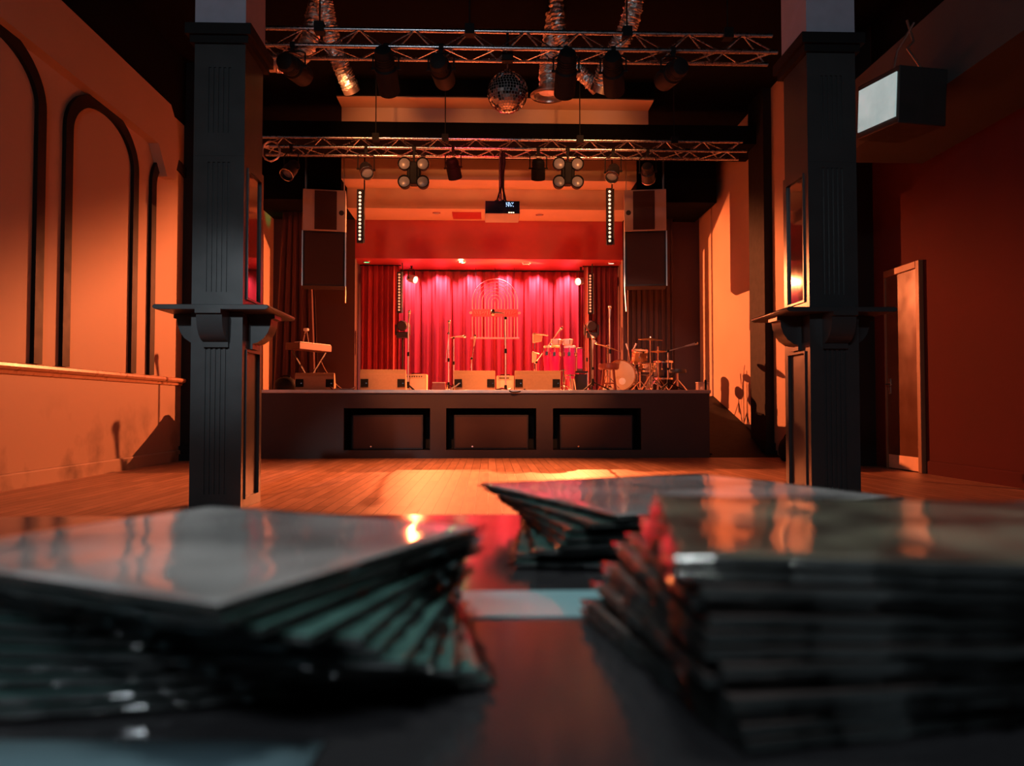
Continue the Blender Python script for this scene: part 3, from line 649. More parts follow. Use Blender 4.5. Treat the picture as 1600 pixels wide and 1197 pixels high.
# ================================================================ LOUDSPEAKERS over the stage corners
def pa(px, rz, side):
    Y = 15.0; x, zt = W(px, 296, Y); _, zm = W(px, 361, Y); _, zb = W(px, 447, Y)
    t = thing('loudspeaker', 'grey framed loudspeaker hanging at the upper %s of the stage' % side, 'speaker', (x, Y, zm), rz, group='grey loudspeakers hanging beside the stage')
    H = zt-zm; w = .41
    MB().bx(-w, w, 0, .5, .003, H).build('cabinet', 'greybox', t, bevel=.01)
    MB().bx(-w*.45 if side == 'left' else -w*.58, w*.58 if side == 'left' else w*.45, -.012, -.001, .03, H-.03).build('front_grille', 'grille', t)
    MB().cyl((-w*.8 if side == 'right' else w*.8, -.001, H*.45), (-w*.8 if side == 'right' else w*.8, -.008, H*.45), .05, n=20).build('badge', 'darkcab', t)
    for sx in (-1, 1):
        for yy in (.1, .4): MB().cyl((sx*(w-.04), yy, H), (sx*(w-.04), yy, (4.97 if yy > 1 else 6.2)-zm), .008, n=6).build('hanging_chain', 'steel', t)
    t = thing('bass_speaker', 'dark cabinet slung under the grey loudspeaker at the upper %s of the stage' % side, 'speaker', (x, Y, zb), rz, group='dark cabinets hanging beside the stage')
    H2 = zm-zb
    MB().bx(-w, w, .01, .5, 0, H2-.001).build('cabinet', 'darkcab', t, bevel=.01)
    MB().bx(-w+.05, w-.05, -.004, .009, .04, H2-.04).build('front_grille', 'grille', t)
    for sx in (-1, 1): MB().bx(sx*w-.012, sx*w+.012, -.006, .02, -.0, H2-.002).build('edge_strap', 'steel', t)
    if side == 'left': MB().tube([(w, .0, 0), (w+.005, -.005, -.15), (w, 0, -.32)], .012, 8).build('hanging_cable', 'steel', t)
    else: MB().tube([(-w, 0, 0), (-w+.01, -.005, -.2), (-w+.03, 0, -.5)], .012, 8).build('hanging_cable', 'steel', t)
pa(507, R(9), 'left'); pa(1008, R(-9), 'right')

# ================================================================ PROJECTOR
x, zb = W(785, 334, 11.45); _, zt = W(785, 314, 11.45)
t = thing('projector', 'projector with a glowing blue display hanging from the lower truss', 'projector', (x, 11.45, zb))
H = zt-zb; w = .262
MB().bx(-w, w, .0, .56, 0, H).build('housing', 'greybox', t, bevel=.008)
MB().bx(-w+.006, w-.006, -.012, -.001, .004, H-.004).build('front_panel', 'bluenavy', t)
rows = ["1011100101", "1001010010", "1101010000", "0011010100", "1001001001"]
mb = MB()
for j, rw in enumerate(rows):
    for i, ch in enumerate(rw):
        if ch == '1': mb.bx(.055+i*.0115, .0635+i*.0115, -.0165, -.0125, H-.035-j*.0135, H-.025-j*.0135)
mb.build('display', 'display', t)
for i in range(3): MB().bx(.09+i*.032, .112+i*.032, -.018, -.0125, .008, .022).build('indicator_light', 'bulbs', t)
MB().cyl((-.08, .0, H*.5), (-.08, -.03, H*.5), .05, n=20).build('lens', 'bluenavy', t)
p = MB(); p.cyl((-.03, .12, H), (-.03, .12, T2Z-zb), .022); p.cyl((-.03, .12, H), (-.03, .12, H+.03), .09, n=16); p.build('pole', 'chrome', t)
p = MB(); p.cyl((.02, .12, H+.01), (.02, .12, T2Z-zb), .012); p.build('support_rod', 'chrome', t)
p = MB(); p.tube([(.0, .08, T2Z-zb), (-.01, .07, .75), (.0, .08, .45), (.06, .1, .18), (.16, .15, H+.012)], .016, 8); p.tube([(.03, .12, T2Z-zb), (.04, .1, .8), (.0, .09, .5), (-.10, .12, .16), (-.17, .2, H+.012)], .013, 8); p.build('cable', 'blackmatt', t)

# ================================================================ LIGHT BOX on the right side beam
t = thing('light_box', 'lit white panel in a dark box fixed to the right side beam', 'light box', (4.3, 7.28, 3.74), rot=(R(4), 0, R(9.4)))
MB().bx(-.57, -.06, -.30, .31, -.27, .26).build('housing', mat('dark_grey_housing', (.03, .03, .031), .5), t, bevel=.01)
pn = MB().boxm((.012, .545, .41), Matrix.Translation((-.577, 0, .0))); pn.build('lit_panel', 'panel', t)
q = MB(); q.tube([(-.3, -.25, .26), (-.34, -.1, .50), (-.2, .0, .62), (-.2, .1, .86)], .012, 6); q.tube([(-.28, .2, .26), (-.3, .1, .55), (-.2, .0, .8)], .01, 6); q.build('bracket', 'steel', t)

# ================================================================ ARCHED METAL SIGN
Ys = 18.1; k = Ys/1200
cx, zs = W(773.5, 471, Ys); _, zband = W(773.5, 489, Ys); _, zbase = W(773.5, 528.5, Ys)
t = thing('arch_sign', 'arched metal rod sign hanging in front of the red curtain', 'sign', (cx, Ys, zbase))
zs -= zbase; zband -= zbase; bh = 6.0*k
for i in range(0, 8):
    r = 5.05*i*k; mb = MB(); rr = .011 if i == 7 else .008
    if i == 0: mb.cyl((0, 0, zband+bh), (0, 0, zs), rr, n=6); mb.cyl((0, 0, 0), (0, 0, zband-bh), rr, n=6)
    else:
        mb.tube([(-r, 0, zband+bh)]+[(-r*math.cos(a), 0, zs+r*math.sin(a)) for a in [math.pi*q/20 for q in range(21)]]+[(r, 0, zband+bh)], rr, 6)
        for s in (-1, 1): mb.cyl((s*r, 0, 0), (s*r, 0, zband-bh), rr, n=6)
    mb.build('rod_arch', 'pinkpaint', t)
MB().bx(-38*k, 38*k, -.018, .018, -.02, .02).build('base_bar', 'pinkpaint', t, bevel=.004)
MB().bx(-35.5*k, 35.5*k, -.01, .01, zband-bh, zband+bh).build('name_band', mat('red_name_band', (.55, .06, .08), .4), t, bevel=.004)
rl = random.Random(5); mb = MB()
for i in range(17):
    xx = (-31+i*3.8)*k; a = rl.choice((0, .5, -.5, 1.2)); hh = bh*.55
    mb.bar((xx-hh*math.sin(a)*.7, -.013, zband-hh*math.cos(a)*.8), (xx+hh*math.sin(a)*.7, -.013, zband+hh*math.cos(a)*.8), .011, .006)
mb.build('raised_marks', 'pinkpaint', t)
for s in (-1, 1): MB().cyl((s*38*k, -.01, zband), (s*38*k, .01, zband), .035, n=16).build('end_disc', 'pinkpaint', t)
for s, zz in ((-1, zs+15*k*1.9), (1, zs+15*k*1.9), (0, zs+35*k)): MB().cyl((s*30*k, 0, zs+(35**2-30**2)**.5*k if s else zz), (s*30*k, 0, 4.11-zbase), .004, n=5).build('hanging_wire', 'blackmatt', t)
# ================================================================ STAGE GEAR
def PX(px, Y): return W(px, 560, Y)[0]
def PZ(py, Y): return W(785, py, Y)[1]-SZ      # height above the stage deck
ROD = mat('chrome_stand_tube', (.7, .6, .55), .3, metal=.9, var=.1)
M['rod'] = ROD
def mic_mesh(p, d, L_=.17, r=.024, parent=None):
    pass
def microphone(p, d, label, group='stage microphones', L_=.17, r=.03):
    q = Matrix.Translation(p) @ Vector(d).normalized().to_track_quat('Z', 'Y').to_matrix().to_4x4()
    t = thing('microphone', label, 'microphone', p, group=group)
    q = Vector(d).normalized().to_track_quat('Z', 'Y').to_matrix().to_4x4()
    MB().lathe([(.009, 0), (.012, .02), (.018, L_*.8), (.02, L_)], q, 12).build('handle', 'greybox', t)
    MB().lathe([(.02, L_), (r, L_+.012), (r*1.08, L_+.03), (r*.8, L_+.055), (.001, L_+.065)], q, 12).build('mesh_head', 'chrome', t)
    return t
def mic_stand(px, Y, ptop, label, a=None, b=None, mic=None, base='tripod', mt='rod', micdir=None):
    """a, b: pixel ends of a boom arm that lies at the same distance; the microphone sits at b"""
    x = PX(px, Y); h = PZ(ptop, Y)
    t = thing('microphone_stand', label, 'microphone stand', (x, Y, SZ), group='microphone stands on stage')
    p = MB(); p.cyl((0, 0, .1), (0, 0, h*.55), .014, n=10); p.cyl((0, 0, h*.55), (0, 0, h), .010, n=10); p.build('pole', mt, t)
    MB().cyl((0, 0, h*.52), (0, 0, h*.58), .022, n=10).build('clutch', 'blackmatt', t)
    if base == 'tripod':
        MB().cyl((0, 0, .08), (0, 0, .2), .024, n=10).build('leg_collar', 'blackmatt', t)
        for k in range(3):
            an = R(30+120*k+px); MB().tube([(0, 0, .15), (.16*math.cos(an), .16*math.sin(an), .07), (.28*math.cos(an), .28*math.sin(an), .012)], .011, 6).build('leg', 'blackmatt', t)
    else: MB().lathe([(.13, 0), (.13, .012), (.03, .03), (.02, .11)], n=20).build('base', 'blackmatt', t)
    end = Vector((x, Y, SZ+h)); dr = Vector((0, -.25, .97))
    if a:
        pa_ = Vector((PX(a[0], Y)-x, 0, PZ(a[1], Y))); pb = Vector((PX(b[0], Y)-x, -.02, PZ(b[1], Y)))
        MB().cyl(pa_, pb, .008, n=8).build('boom_arm', mt, t)
        MB().sph((0, 0, h), .026, 10, 8).build('boom_joint', 'blackmatt', t)
        end = Vector((x, Y, SZ))+pb; dr = pb-pa_
    if mic:
        microphone(end+Vector((0, 0, .004)), micdir or dr, mic, r=.055 if base == 'round' and px == 790 else .03)
    return t
mic_stand(638, 14.35, 505, 'tall straight microphone stand in front of the left side curtain', mic='microphone on the tall stand beside the cream amplifier', micdir=(.1, -.2, 1))
mic_stand(701, 14.6, 521, 'straight microphone stand left of the arched sign', mic='round-headed microphone on the stand left of the arched sign', micdir=(.02, -.15, 1), a=(697, 566), b=(701.5, 520))
mic_stand(709, 16.0, 528, 'thin boom stand behind the straight stand left of the arched sign', a=(704, 528), b=(711, 527), mic='small microphone pointing right on the thin boom stand', micdir=(1, 0, .05))
mic_stand(737, 15.5, 560, 'short microphone stand leaning below the left edge of the arched sign', a=(735.5, 575), b=(740.5, 541), mic='microphone on the short stand below the arched sign', micdir=(.1, 0, 1))
mic_stand(790, 13.3, 497, 'tall centre microphone stand wrapped in cable, before the arched sign', mt='steel', a=(789, 540), b=(787.5, 490), mic='microphone lying level on the tall centre stand', micdir=(-1, -.25, .05), base='round')
mic_stand(838, 15.6, 566, 'boom stand behind the pink conga drums', a=(836, 568), b=(868, 525), mic='microphone hanging over the bongos', micdir=(.6, 0, .75))
mic_stand(917, 15.7, 518, 'boom stand between the congas and the stool, arm tipped down', a=(911.5, 505), b=(923, 523), mic='microphone pointing down between congas and stool', micdir=(.5, -.2, -.85), mt='browns')
mic_stand(926, 12.75, 547, 'short pale microphone stand beside the stool', mt='rod', mic='slim microphone on the short pale stand', micdir=(.05, 0, 1))
mic_stand(953, 13.7, 497, 'tall thin microphone stand rising behind the stool and cymbal', base='round', mic='microphone topping the tall thin stand behind the stool', micdir=(0, -.1, 1))
mic_stand(1044, 13.0, 548, 'boom stand at the right of the drum kit', a=(1040, 549), b=(1070, 541), mic='microphone at the far right over the drum kit', micdir=(1, 0, .25))
mic_stand(511, 12.95, 592, 'very short microphone stand before the leftmost floor monitor', a=(507, 583), b=(516, 606), mt='rod')
mic_stand(835, 15.2, 567, 'stand carrying pale cowbells left of the congas')
# wedge monitors
def wedge(px0, px1, py, Y, rz, label):
    w = (PX(px1, Y)-PX(px0, Y))/2; x = (PX(px0, Y)+PX(px1, Y))/2; h = PZ(py, Y)
    t = thing('floor_monitor', label, 'speaker', (x, Y, SZ+.001), rz, group='wedge floor monitors along the stage edge')
    b = MB().prism([(0, 0), (-.03, h*.80), (.05, h), (.16, h), (.50, .10), (.50, 0)], -w, w, 'x'); b.build('cabinet', 'tan', t, bevel=.006)
    s = Vector((.0, .16-.5, h-.10)).normalized()
    MB().prism([(.175, h+.006-.012), (.49, .125), (.492, .135), (.178, h+.001)], -w+.03, w-.03, 'x').build('front_grille', 'grille', t)
    for sg in (-1, 1):
        q = MB(); q.bx(sg*(w-.075)-.062, sg*(w-.075)+.062, -.035, -.005, .06, .19); cup = q.build('connector_recess', 'blackmatt', t)
        MB().cyl((sg*(w-.075)+.03, -.035, .12), (sg*(w-.075)+.03, -.045, .12), .012, n=10).build('socket', 'chrome', cup)
    return t
wedge(462, 522, 583, 12.85, R(8), 'leftmost tan wedge floor monitor, below the keyboard')
wedge(563, 634, 577.5, 12.75, R(4), 'tan wedge floor monitor in front of the cream amplifier')
wedge(709, 774, 579, 12.75, R(2), 'tan wedge floor monitor below the arched sign, left of the centre stand')
wedge(804, 876, 579, 12.75, R(-4), 'tan wedge floor monitor in front of the pink congas')
# amplifiers
def amp(px0, px1, py, Y, label, mt='cream', rz=0):
    w = (PX(px1, Y)-PX(px0, Y))/2; x = (PX(px0, Y)+PX(px1, Y))/2; h = PZ(py, Y)
    t = thing('guitar_amplifier', label, 'amplifier', (x, Y, SZ+.001), rz, group='amplifiers on stage')
    MB().bx(-w, w, 0, .25, 0, h).build('cabinet', mt, t, bevel=.012)
    MB().bx(-w+.025, w-.03, -.012, -.001, .02, h-.085).build('speaker_cloth', 'skin', t)
    MB().bx(-w+.02, w-.025, -.012, -.001, h-.075, h-.02).build('control_panel', 'cream', t)
    for k in range(7): MB().cyl((-w+.06+k*(2*w-.16)/6, -.012, h-.047), (-w+.06+k*(2*w-.16)/6, -.03, h-.047), .012, n=10).build('knob', 'blackmatt', t)
    MB().tube([(-.09, .12, h), (-.08, .12, h+.02), (.08, .12, h+.02), (.09, .12, h)], .01, 6).build('handle', 'blackmatt', t)
amp(632, 667, 585, 15.0, 'cream combo amplifier right of the second floor monitor')
amp(776, 803, 587, 14.2, 'small cream amplifier between the two middle floor monitors')
x = PX(686, 13.6)
t = thing('stage_box', 'small dark box with a pale lid on the stage edge', 'box', (x, 13.5, SZ+.001))
MB().prism([(-.13, 0), (.13, 0), (.105, .15), (-.105, .15)], 0, .2, 'y').build('box_body', 'browns', t)
MB().bx(-.11, .11, -.01, .2, .151, .166).build('lid', 'greybox', t)
MB().tube([(.14, .05, 0), (.15, .05, .08), (.13, .05, .15)], .012, 6).build('handle', 'chrome', t)
# dark rounded gig bag left
def bag(px, Y, z0, rx, rz_, label):
    t = thing('bag', label, 'bag', (PX(px, Y), Y, z0))
    b = MB().sph((0, 0, rz_*.85), 1, 20, 14, (rx, .16, rz_))
    for v in b.bm.verts: v.co.z = max(v.co.z, 0)
    b.build('bag_body', 'blackmatt', t)
    MB().tube([(-rx*.4, 0, rz_*1.75), (-rx*.2, 0, rz_*2.0), (rx*.2, 0, rz_*2.0), (rx*.4, 0, rz_*1.75)], .012, 6).build('strap', 'blackmatt', t)
bag(447, 13.6, SZ, .20, .14, 'rounded black bag left of the leftmost floor monitor')
bag(1229, 11.5, 0, .13, .20, 'rounded black bag on the floor against the right wall by the pillar')
# keyboard
Y = 14.9; x = PX(483, Y); zk = PZ(549, Y)
t = thing('keyboard', 'red-brown keyboard on a folding stand at the left of the stage', 'keyboard', (x, Y, SZ), rz=R(62))
MB().bx(-.46, .46, -.17, .17, zk, zk+.13).build('case', 'plastic', t, bevel=.01)
kk = MB()
for i in range(30): kk.bx(-.43+i*.0288, -.43+i*.0288+.027, -.165, -.02, zk+.131, zk+.142)
kk.build('keys', 'white', t)
for s in (-1, 1): MB().bar((-.34*s, -.12*s, .015), (.34*s, -.12*s, zk-.01), .02, .028).build('stand_leg', 'darkcab', t)
for s in (-1, 1):
    q = MB(); q.cyl((.34*s, -.20, .018), (.34*s, .20, .018), .016, n=8); q.build('cross_foot', 'blackmatt', t)
x2 = PX(478, 14.9)
t = thing('desk_microphone', 'pale round-headed microphone on a little stand on top of the keyboard', 'microphone', (x2, 14.9, SZ+zk+.145))
MB().lathe([(.001, .235), (.045, .24), (.055, .265), (.045, .29), (.001, .295)], n=16).build('head', 'white', t)
for s in (-1, 1): MB().tube([(s*.055-.0, 0, .0), (s*.035, 0, .12), (s*.012, 0, .24)], .010, 6).build('leg', 'rod', t)
# congas
def conga(px, Y, ptop, pbot, s, label, legs=True):
    h1, h0 = PZ(ptop, Y), PZ(pbot, Y); H = h1-h0
    t = thing('conga_drum', label, 'drum', (PX(px, Y), Y, SZ), group='pink conga drums')
    MB().lathe([(.10*s, h0), (.125*s, h0), (.14*s, h0+.1*H), (.165*s, h0+.4*H), (.18*s, h0+.66*H), (.17*s, h0+.86*H), (.158*s, h1-.01)], n=32).build('shell', 'congared', t)
    MB().lathe([(.139*s, h0+.1*H-.006), (.146*s, h0+.1*H-.006), (.147*s, h0+.1*H+.014), (.142*s, h0+.1*H+.014)], n=32, cap=False).build('metal_band', 'chrome', t)
    MB().lathe([(.168*s, h1-.035), (.172*s, h1-.01), (.166*s, h1+.004), (.15*s, h1+.008), (.001, h1+.010)], n=32).build('drum_head', 'skin', t)
    for k in range(6):
        a = math.pi*2*k/6+.3; u = Vector((math.cos(a), math.sin(a), 0))
        q = MB(); q.cyl(u*.181*s+Vector((0, 0, h1-.02)), u*.183*s+Vector((0, 0, h1-.24*H)), .007, n=6); q.boxm((.03, .05, .07), Matrix.Translation(u*.181*s+Vector((0, 0, h1-.25*H))) @ Matrix.Rotation(a, 4, 'Z')); q.build('tuning_lug', 'chrome', t)
    if legs:
        for k in range(3):
            a = math.pi*2*k/3+.5; u = Vector((math.cos(a), math.sin(a), 0))
            MB().tube([u*.13*s+Vector((0, 0, h0+.14*H)), u*.15*s+Vector((0, 0, h0-.02)), u*.2*s+Vector((0, 0, .01))], .011, 6).build('leg', 'chrome', t)
conga(867.5, 14.35, 541, 592, .56, 'pink conga drum at the left of the pair, behind a floor monitor')
conga(890.5, 14.0, 541, 592, .66, 'pink conga drum at the right of the pair, fully seen')
conga(855.5, 14.75, 541, 588, .44, 'third pink conga drum half hidden behind the left one')
for px, lb in ((869, 'small cream bongo standing on the left conga'), (887, 'small cream bongo standing on the right conga')):
    Y = 14.15; zb = PZ(540, 14.15)+.012
    t = thing('bongo_drum', lb, 'drum', (PX(px, Y), Y, SZ+zb), group='bongos on the congas')
    MB().lathe([(.075, 0), (.085, .02), (.095, .085), (.092, .10)], n=24).build('shell', 'cream', t)
    MB().lathe([(.097, .08), (.10, .10), (.09, .106), (.001, .107)], n=24).build('drum_head', 'skin', t)
    for k in range(5):
        a = 6.283*k/5; u = Vector((math.cos(a), math.sin(a), 0)); MB().cyl(u*.1+Vector((0, 0, .095)), u*.098+Vector((0, 0, .012)), .006, n=6).build('tuning_lug', 'chrome', t)
t = thing('tripod_stand', 'low chrome tripod stand in front of the congas', 'stand', (PX(880.5, 13.2), 13.2, SZ))
MB().cyl((0, 0, .05), (0, 0, PZ(577, 13.2)), .014, n=10).build('pole', 'chrome', t)
for k in range(3):
    a = R(35+120*k); MB().tube([(0, 0, .10), (.08*math.cos(a), .08*math.sin(a), .09), (.19*math.cos(a), .19*math.sin(a), .012)], .012, 6).build('leg', 'chrome', t)
MB().cyl((-.05, 0, PZ(578.5, 13.2)), (.04, 0, PZ(578.5, 13.2)), .01, n=8).build('wing_bolt', 'chrome', t)
# cowbells
for (pa_, pb, pw, lb, rz) in ((522, 536, 15, 'pale cowbell wedge at the top of its stand left of the congas', R(20)), (551, 567, 7, 'narrow pale cowbell low on its stand left of the congas', R(-10))):
    Y = 15.2; k = Y/1200; zt, zb = PZ(pa_, Y), PZ(pb, Y); x = PX(840 if pw > 10 else 835, Y)
    t = thing('cowbell', lb, 'cowbell', (x, Y-.03, SZ), group='cowbells')
    w = pw*k/2
    MB().prism([(-w, zb), (w*.8, zb+.03), (w, zt-.04), (-w, zt)], -.04, .03, 'y').build('bell', 'skin', t, bevel=.006)
    MB().cyl((-w*.6 if pw > 10 else 0, .02, zb-.12), (-w*.6 if pw > 10 else 0, .02, zb+.02), .008, n=6).build('rod', 'chrome', t)
    MB().cyl((-w, -.01, zt+.01), (w*2.2, -.01, zt-.03), .012, n=8).build('clamp_bar', 'rod', t)
# red box drum on a black stool
Y = 14.9; x = PX(906, Y)
t = thing('black_stand', 'low black square stand under the red box drum', 'stand', (x, Y, SZ))
zs_ = PZ(580, Y); MB().bx(-.15, .15, -.1, .15, zs_-.03, zs_).build('top', 'blackmatt', t)
for sx in (-1, 1):
    for sy in (-.08, .13): MB().cyl((sx*.14, sy, 0), (sx*.14, sy, zs_-.03), .011, n=6).build('leg', 'rod', t)
MB().bx(-.13, .13, -.08, .12, .05, zs_-.06).build('box_shelf', 'blackmatt', t)
t = thing('box_drum', 'upright red box drum standing behind the right conga', 'drum', (x, Y, SZ+zs_+.001))
hb = PZ(543, Y)-zs_; MB().bx(-.06, .06, 0, .14, .0, hb).build('box_body', 'plastic', t, bevel=.012)
MB().bx(-.05, .05, -.008, -.001, .05, hb-.02).build('front_board', 'congared', t)
# stool
Y = 13.25; x = PX(951, Y); hs = PZ(567.5, Y)
t = thing('bar_stool', 'round red-brown wooden stool in front of the bass drum', 'stool', (x, Y, SZ))
MB().lathe([(.001, hs-.11), (.16, hs-.11), (.178, hs-.09), (.18, hs-.02), (.165, hs-.003), (.001, hs)], n=28).build('seat', 'browns', t)
for k in range(4):
    a = R(32+90*k); MB().cyl((.12*math.cos(a), .12*math.sin(a), hs-.11), (.165*math.cos(a), .165*math.sin(a), 0), .016, n=8).build('leg', 'browns', t)
q = MB()
for k in range(4):
    a, b_ = R(32+90*k), R(122+90*k); q.cyl((.152*math.cos(a), .152*math.sin(a), .14), (.152*math.cos(b_), .152*math.sin(b_), .14), .009, n=6)
q.build('foot_rail', 'browns', t)
for dx, lb in ((-.07, 'pale stubby pedal on the stage left of centre under the stool'), (.035, 'pale stubby pedal on the stage right of centre under the stool')):
    t = thing('effects_pedal', lb, 'pedal', (x+dx, Y, SZ+.001), group='pedals under the stool')
    MB().prism([(-.035, 0), (.035, 0), (.03, .05), (-.03, .07)], -.05, .05, 'y').build('pedal_box', 'skin', t, bevel=.005)
    MB().cyl((0, -.02, .06), (0, -.02, .085), .012, n=10).build('foot_switch', 'chrome', t)
# drums
def drum(px, py, Y, r, depth, d, label, shell='wood', head='skin', name='drum', legs=0, cat='drum', rods=8):
    c = Vector((PX(px, Y), Y, SZ+PZ(py, Y))); d = Vector(d).normalized(); q = d.to_track_quat('Z', 'Y').to_matrix().to_4x4()
    t = thing(name, label, cat, (c.x, c.y, SZ)); o = Matrix.Translation((0, 0, c.z-SZ)) @ q
    MB().lathe([(r*.97, -depth), (r*.97, -.02), (r*.97, 0)], o, 36, cap=False).build('shell', shell, t, solid=.008)
    MB().lathe([(r*.99, -.03), (r*1.04, -.03), (r*1.05, 0), (r*1.0, .012), (r*.97, .004)], o, 36, cap=False).build('front_hoop', 'chrome' if r < .25 else 'wood', t)
    MB().lathe([(r*.975, .0), (r*.9, .002), (.001, .003)], o, 36).build('drum_head', head, t)
    MB().lathe([(r*.99, -depth+.02), (r*1.04, -depth+.02), (r*1.04, -depth-.015), (r*.97, -depth-.01), (.001, -depth-.01)], o, 36, cap=False).build('rear_hoop', 'chrome' if r < .25 else 'wood', t)
    for k in range(rods):
        a = 6.283*k/rods+.2
        m_ = o @ Matrix.Rotation(a, 4, 'Z'); u = MB(); u.cyl(m_ @ Vector((r*1.04, 0, .004)), m_ @ Vector((r*1.02, 0, -depth*.45)), .006, n=6); u.cyl(m_ @ Vector((r*.97, 0, -depth*.45)), m_ @ Vector((r*1.06, 0, -depth*.45)), .018, n=8); u.build('tension_rod', 'chrome', t)
    return t, o, c
bd, o, c = drum(968.5, 586.5, 14.4, .285, .40, (-.30, -.95, .02), 'bass drum with a plain amber head facing the room', head=mat('amber_drum_head', (.62, .36, .14), .3, var=.2, scale=5), name='bass_drum')
for s in (-1, 1): MB().tube([(s*.27, .10, .28), (s*.33, .02, .14), (s*.37, -.06, .012)], .010, 6).build('spur', 'chrome', bd)
MB().lathe([(.001, .005), (.055, .006), (.065, .009), (.05, .016), (.001, .017)], o @ Matrix.Translation((.045, -.11, 0)), 24).build('pale_patch', 'skin', bd)
def cymbal(px, py, Y, r, n, label, base_z=None):
    t = thing('cymbal', label, 'cymbal', (PX(px, Y), Y, SZ+PZ(py, Y)), group='bronze cymbals')
    q = Vector(n).normalized().to_track_quat('Z', 'Y').to_matrix().to_4x4()
    MB().lathe([(.001, .024), (.02, .022), (.04, .008), (r*.6, -.002), (r, -.016), (r, -.0185), (r*.6, -.006), (.04, .003), (.001, .004)], q, 40).build('plate', 'brass', t)
    MB().lathe([(.012, .02), (.016, .03), (.012, .045), (.001, .048)], q, 12).build('wing_nut', 'chrome', t)
def cstand(px, py, Y, label, group='cymbal stands', mt='chrome', tilt=0):
    h = PZ(py, Y)
    t = thing('cymbal_stand', label, 'stand', (PX(px, Y), Y, SZ), group=group)
    p = MB(); p.cyl((0, 0, .08), (0, 0, h*.5), .016, n=10); p.cyl((0, 0, h*.5), (tilt, 0, h-.004), .011, n=10); p.build('pole', mt, t)
    MB().cyl((0, 0, h*.47), (0, 0, h*.54), .026, n=10).build('clutch', 'chrome', t)
    for k in range(3):
        a = R(100+120*k); u = Vector((math.cos(a), math.sin(a), 0))
        MB().bar(u*.02+Vector((0, 0, .30)), u*.27+Vector((0, 0, .015)), .026, .012).build('leg', mt, t)
cstand(949, 543, 14.05, 'chrome stand holding the tilted cymbal')
cymbal(949.5, 541.5, 14.05, .245, (.30, -.12, .95), 'tilted bronze cymbal left of the bass drum')
cstand(1016, 530, 14.0, 'chrome stand holding the level cymbal over the drums')
cymbal(1016.5, 529, 14.0, .225, (.03, -.14, 1), 'level bronze cymbal above the drum kit')
drum(1000, 547, 14.8, .155, .24, (.03, -.25, .97), 'chrome-edged amber rack tom right of the bass drum', name='tom_drum', rods=6)
drum(1011, 567, 14.5, .165, .14, (.0, -.15, 1), 'shallow snare drum with a reddish head below the rack tom', name='snare_drum', head='plastic', shell='chrome', rods=8)
drum(1036, 564, 15.75, .20, .36, (0, -.05, 1), 'dark floor tom behind the chrome stands', shell=mat('dark_blue_lacquer', (.02, .025, .05), .2), name='floor_tom', rods=6)
t = thing('snare_stand', 'chrome stand under the snare drum', 'stand', (PX(1011, 14.5), 14.5, SZ)); hsn = PZ(567, 14.5)-.17
MB().cyl((0, 0, .06), (0, 0, hsn-.05), .015, n=10).build('pole', 'chrome', t)
for k in range(3):
    a = R(40+120*k); u = Vector((math.cos(a), math.sin(a), 0))
    MB().bar(u*.02+Vector((0, 0, .22)), u*.16+Vector((0, 0, .013)), .022, .010).build('leg', 'chrome', t)
    MB().tube([(0, 0, hsn-.06), u*.13+Vector((0, 0, hsn-.05)), u*.165+Vector((0, 0, hsn+.0))], .009, 6).build('basket_arm', 'chrome', t)
t = thing('tom_stand', 'slim chrome stand holding the rack tom', 'stand', (PX(1000, 14.8), 14.8, SZ)); ht = PZ(547, 14.8)-.27
MB().cyl((0, 0, .06), (0, .03, ht), .015, n=10).build('pole', 'chrome', t)
for k in range(3):
    a = R(20+120*k); u = Vector((math.cos(a), math.sin(a), 0)); MB().bar(u*.02+Vector((0, 0, .22)), u*.24+Vector((0, 0, .013)), .022, .010).build('leg', 'chrome', t)
# hi-hat
Yh = 14.85; t = thing('hi_hat_stand', 'chrome hi-hat stand with a folded leg, right of the snare', 'stand', (PX(1028, Yh), Yh, SZ)); hh = PZ(549, Yh)
MB().cyl((0, 0, .05), (0, 0, hh+.1), .013, n=10).build('pole', 'chrome', t)
for k in range(3):
    a = R(-40+120*k); u = Vector((math.cos(a), math.sin(a), 0)); MB().bar(u*.01+Vector((0, 0, .30)), u*.26+Vector((0, 0, .013)), .03, .012).build('leg', 'chrome', t)
MB().prism([(-.3, .012), (-.02, .03), (-.02, .05), (-.3, .022)], -.045, .045, 'x').build('pedal', 'chrome', t)
t = thing('hi_hat_cymbals', 'pair of small hi-hat cymbals on the stand right of the snare', 'cymbal', (PX(1028, Yh), Yh, SZ+hh), group='bronze cymbals')
MB().lathe([(.001, .03), (.035, .02), (.16, .004), (.16, .002), (.035, .012), (.001, .012)], n=32).build('top_plate', 'brass', t)
MB().lathe([(.001, -.03), (.035, -.02), (.16, -.004), (.16, -.001), (.035, -.012), (.001, -.012)], n=32).build('bottom_plate', 'brass', t)
t = thing('drum_throne', 'dark round drum throne at the right of the kit', 'stool', (PX(1058, 15.0), 15.0, SZ))
MB().lathe([(.001, .40), (.17, .40), (.18, .43), (.17, .47), (.001, .48)], n=28).build('seat', 'darkcab', t)
MB().cyl((0, 0, .12), (0, 0, .40), .018, n=10).build('post', 'chrome', t)
for k in range(3):
    a = R(80+120*k); u = Vector((math.cos(a), math.sin(a), 0)); MB().bar(u*.02+Vector((0, 0, .26)), u*.24+Vector((0, 0, .013)), .026, .012).build('leg', 'chrome', t)
t = thing('drum_pedal', 'bright chrome bass drum pedal hardware on the stage below the snare', 'pedal', (PX(1030, 13.6), 13.6, SZ+.001))
MB().bar((-.13, 0, .26), (.13, .02, .012), .05, .014).build('foot_board', 'chrome', t)
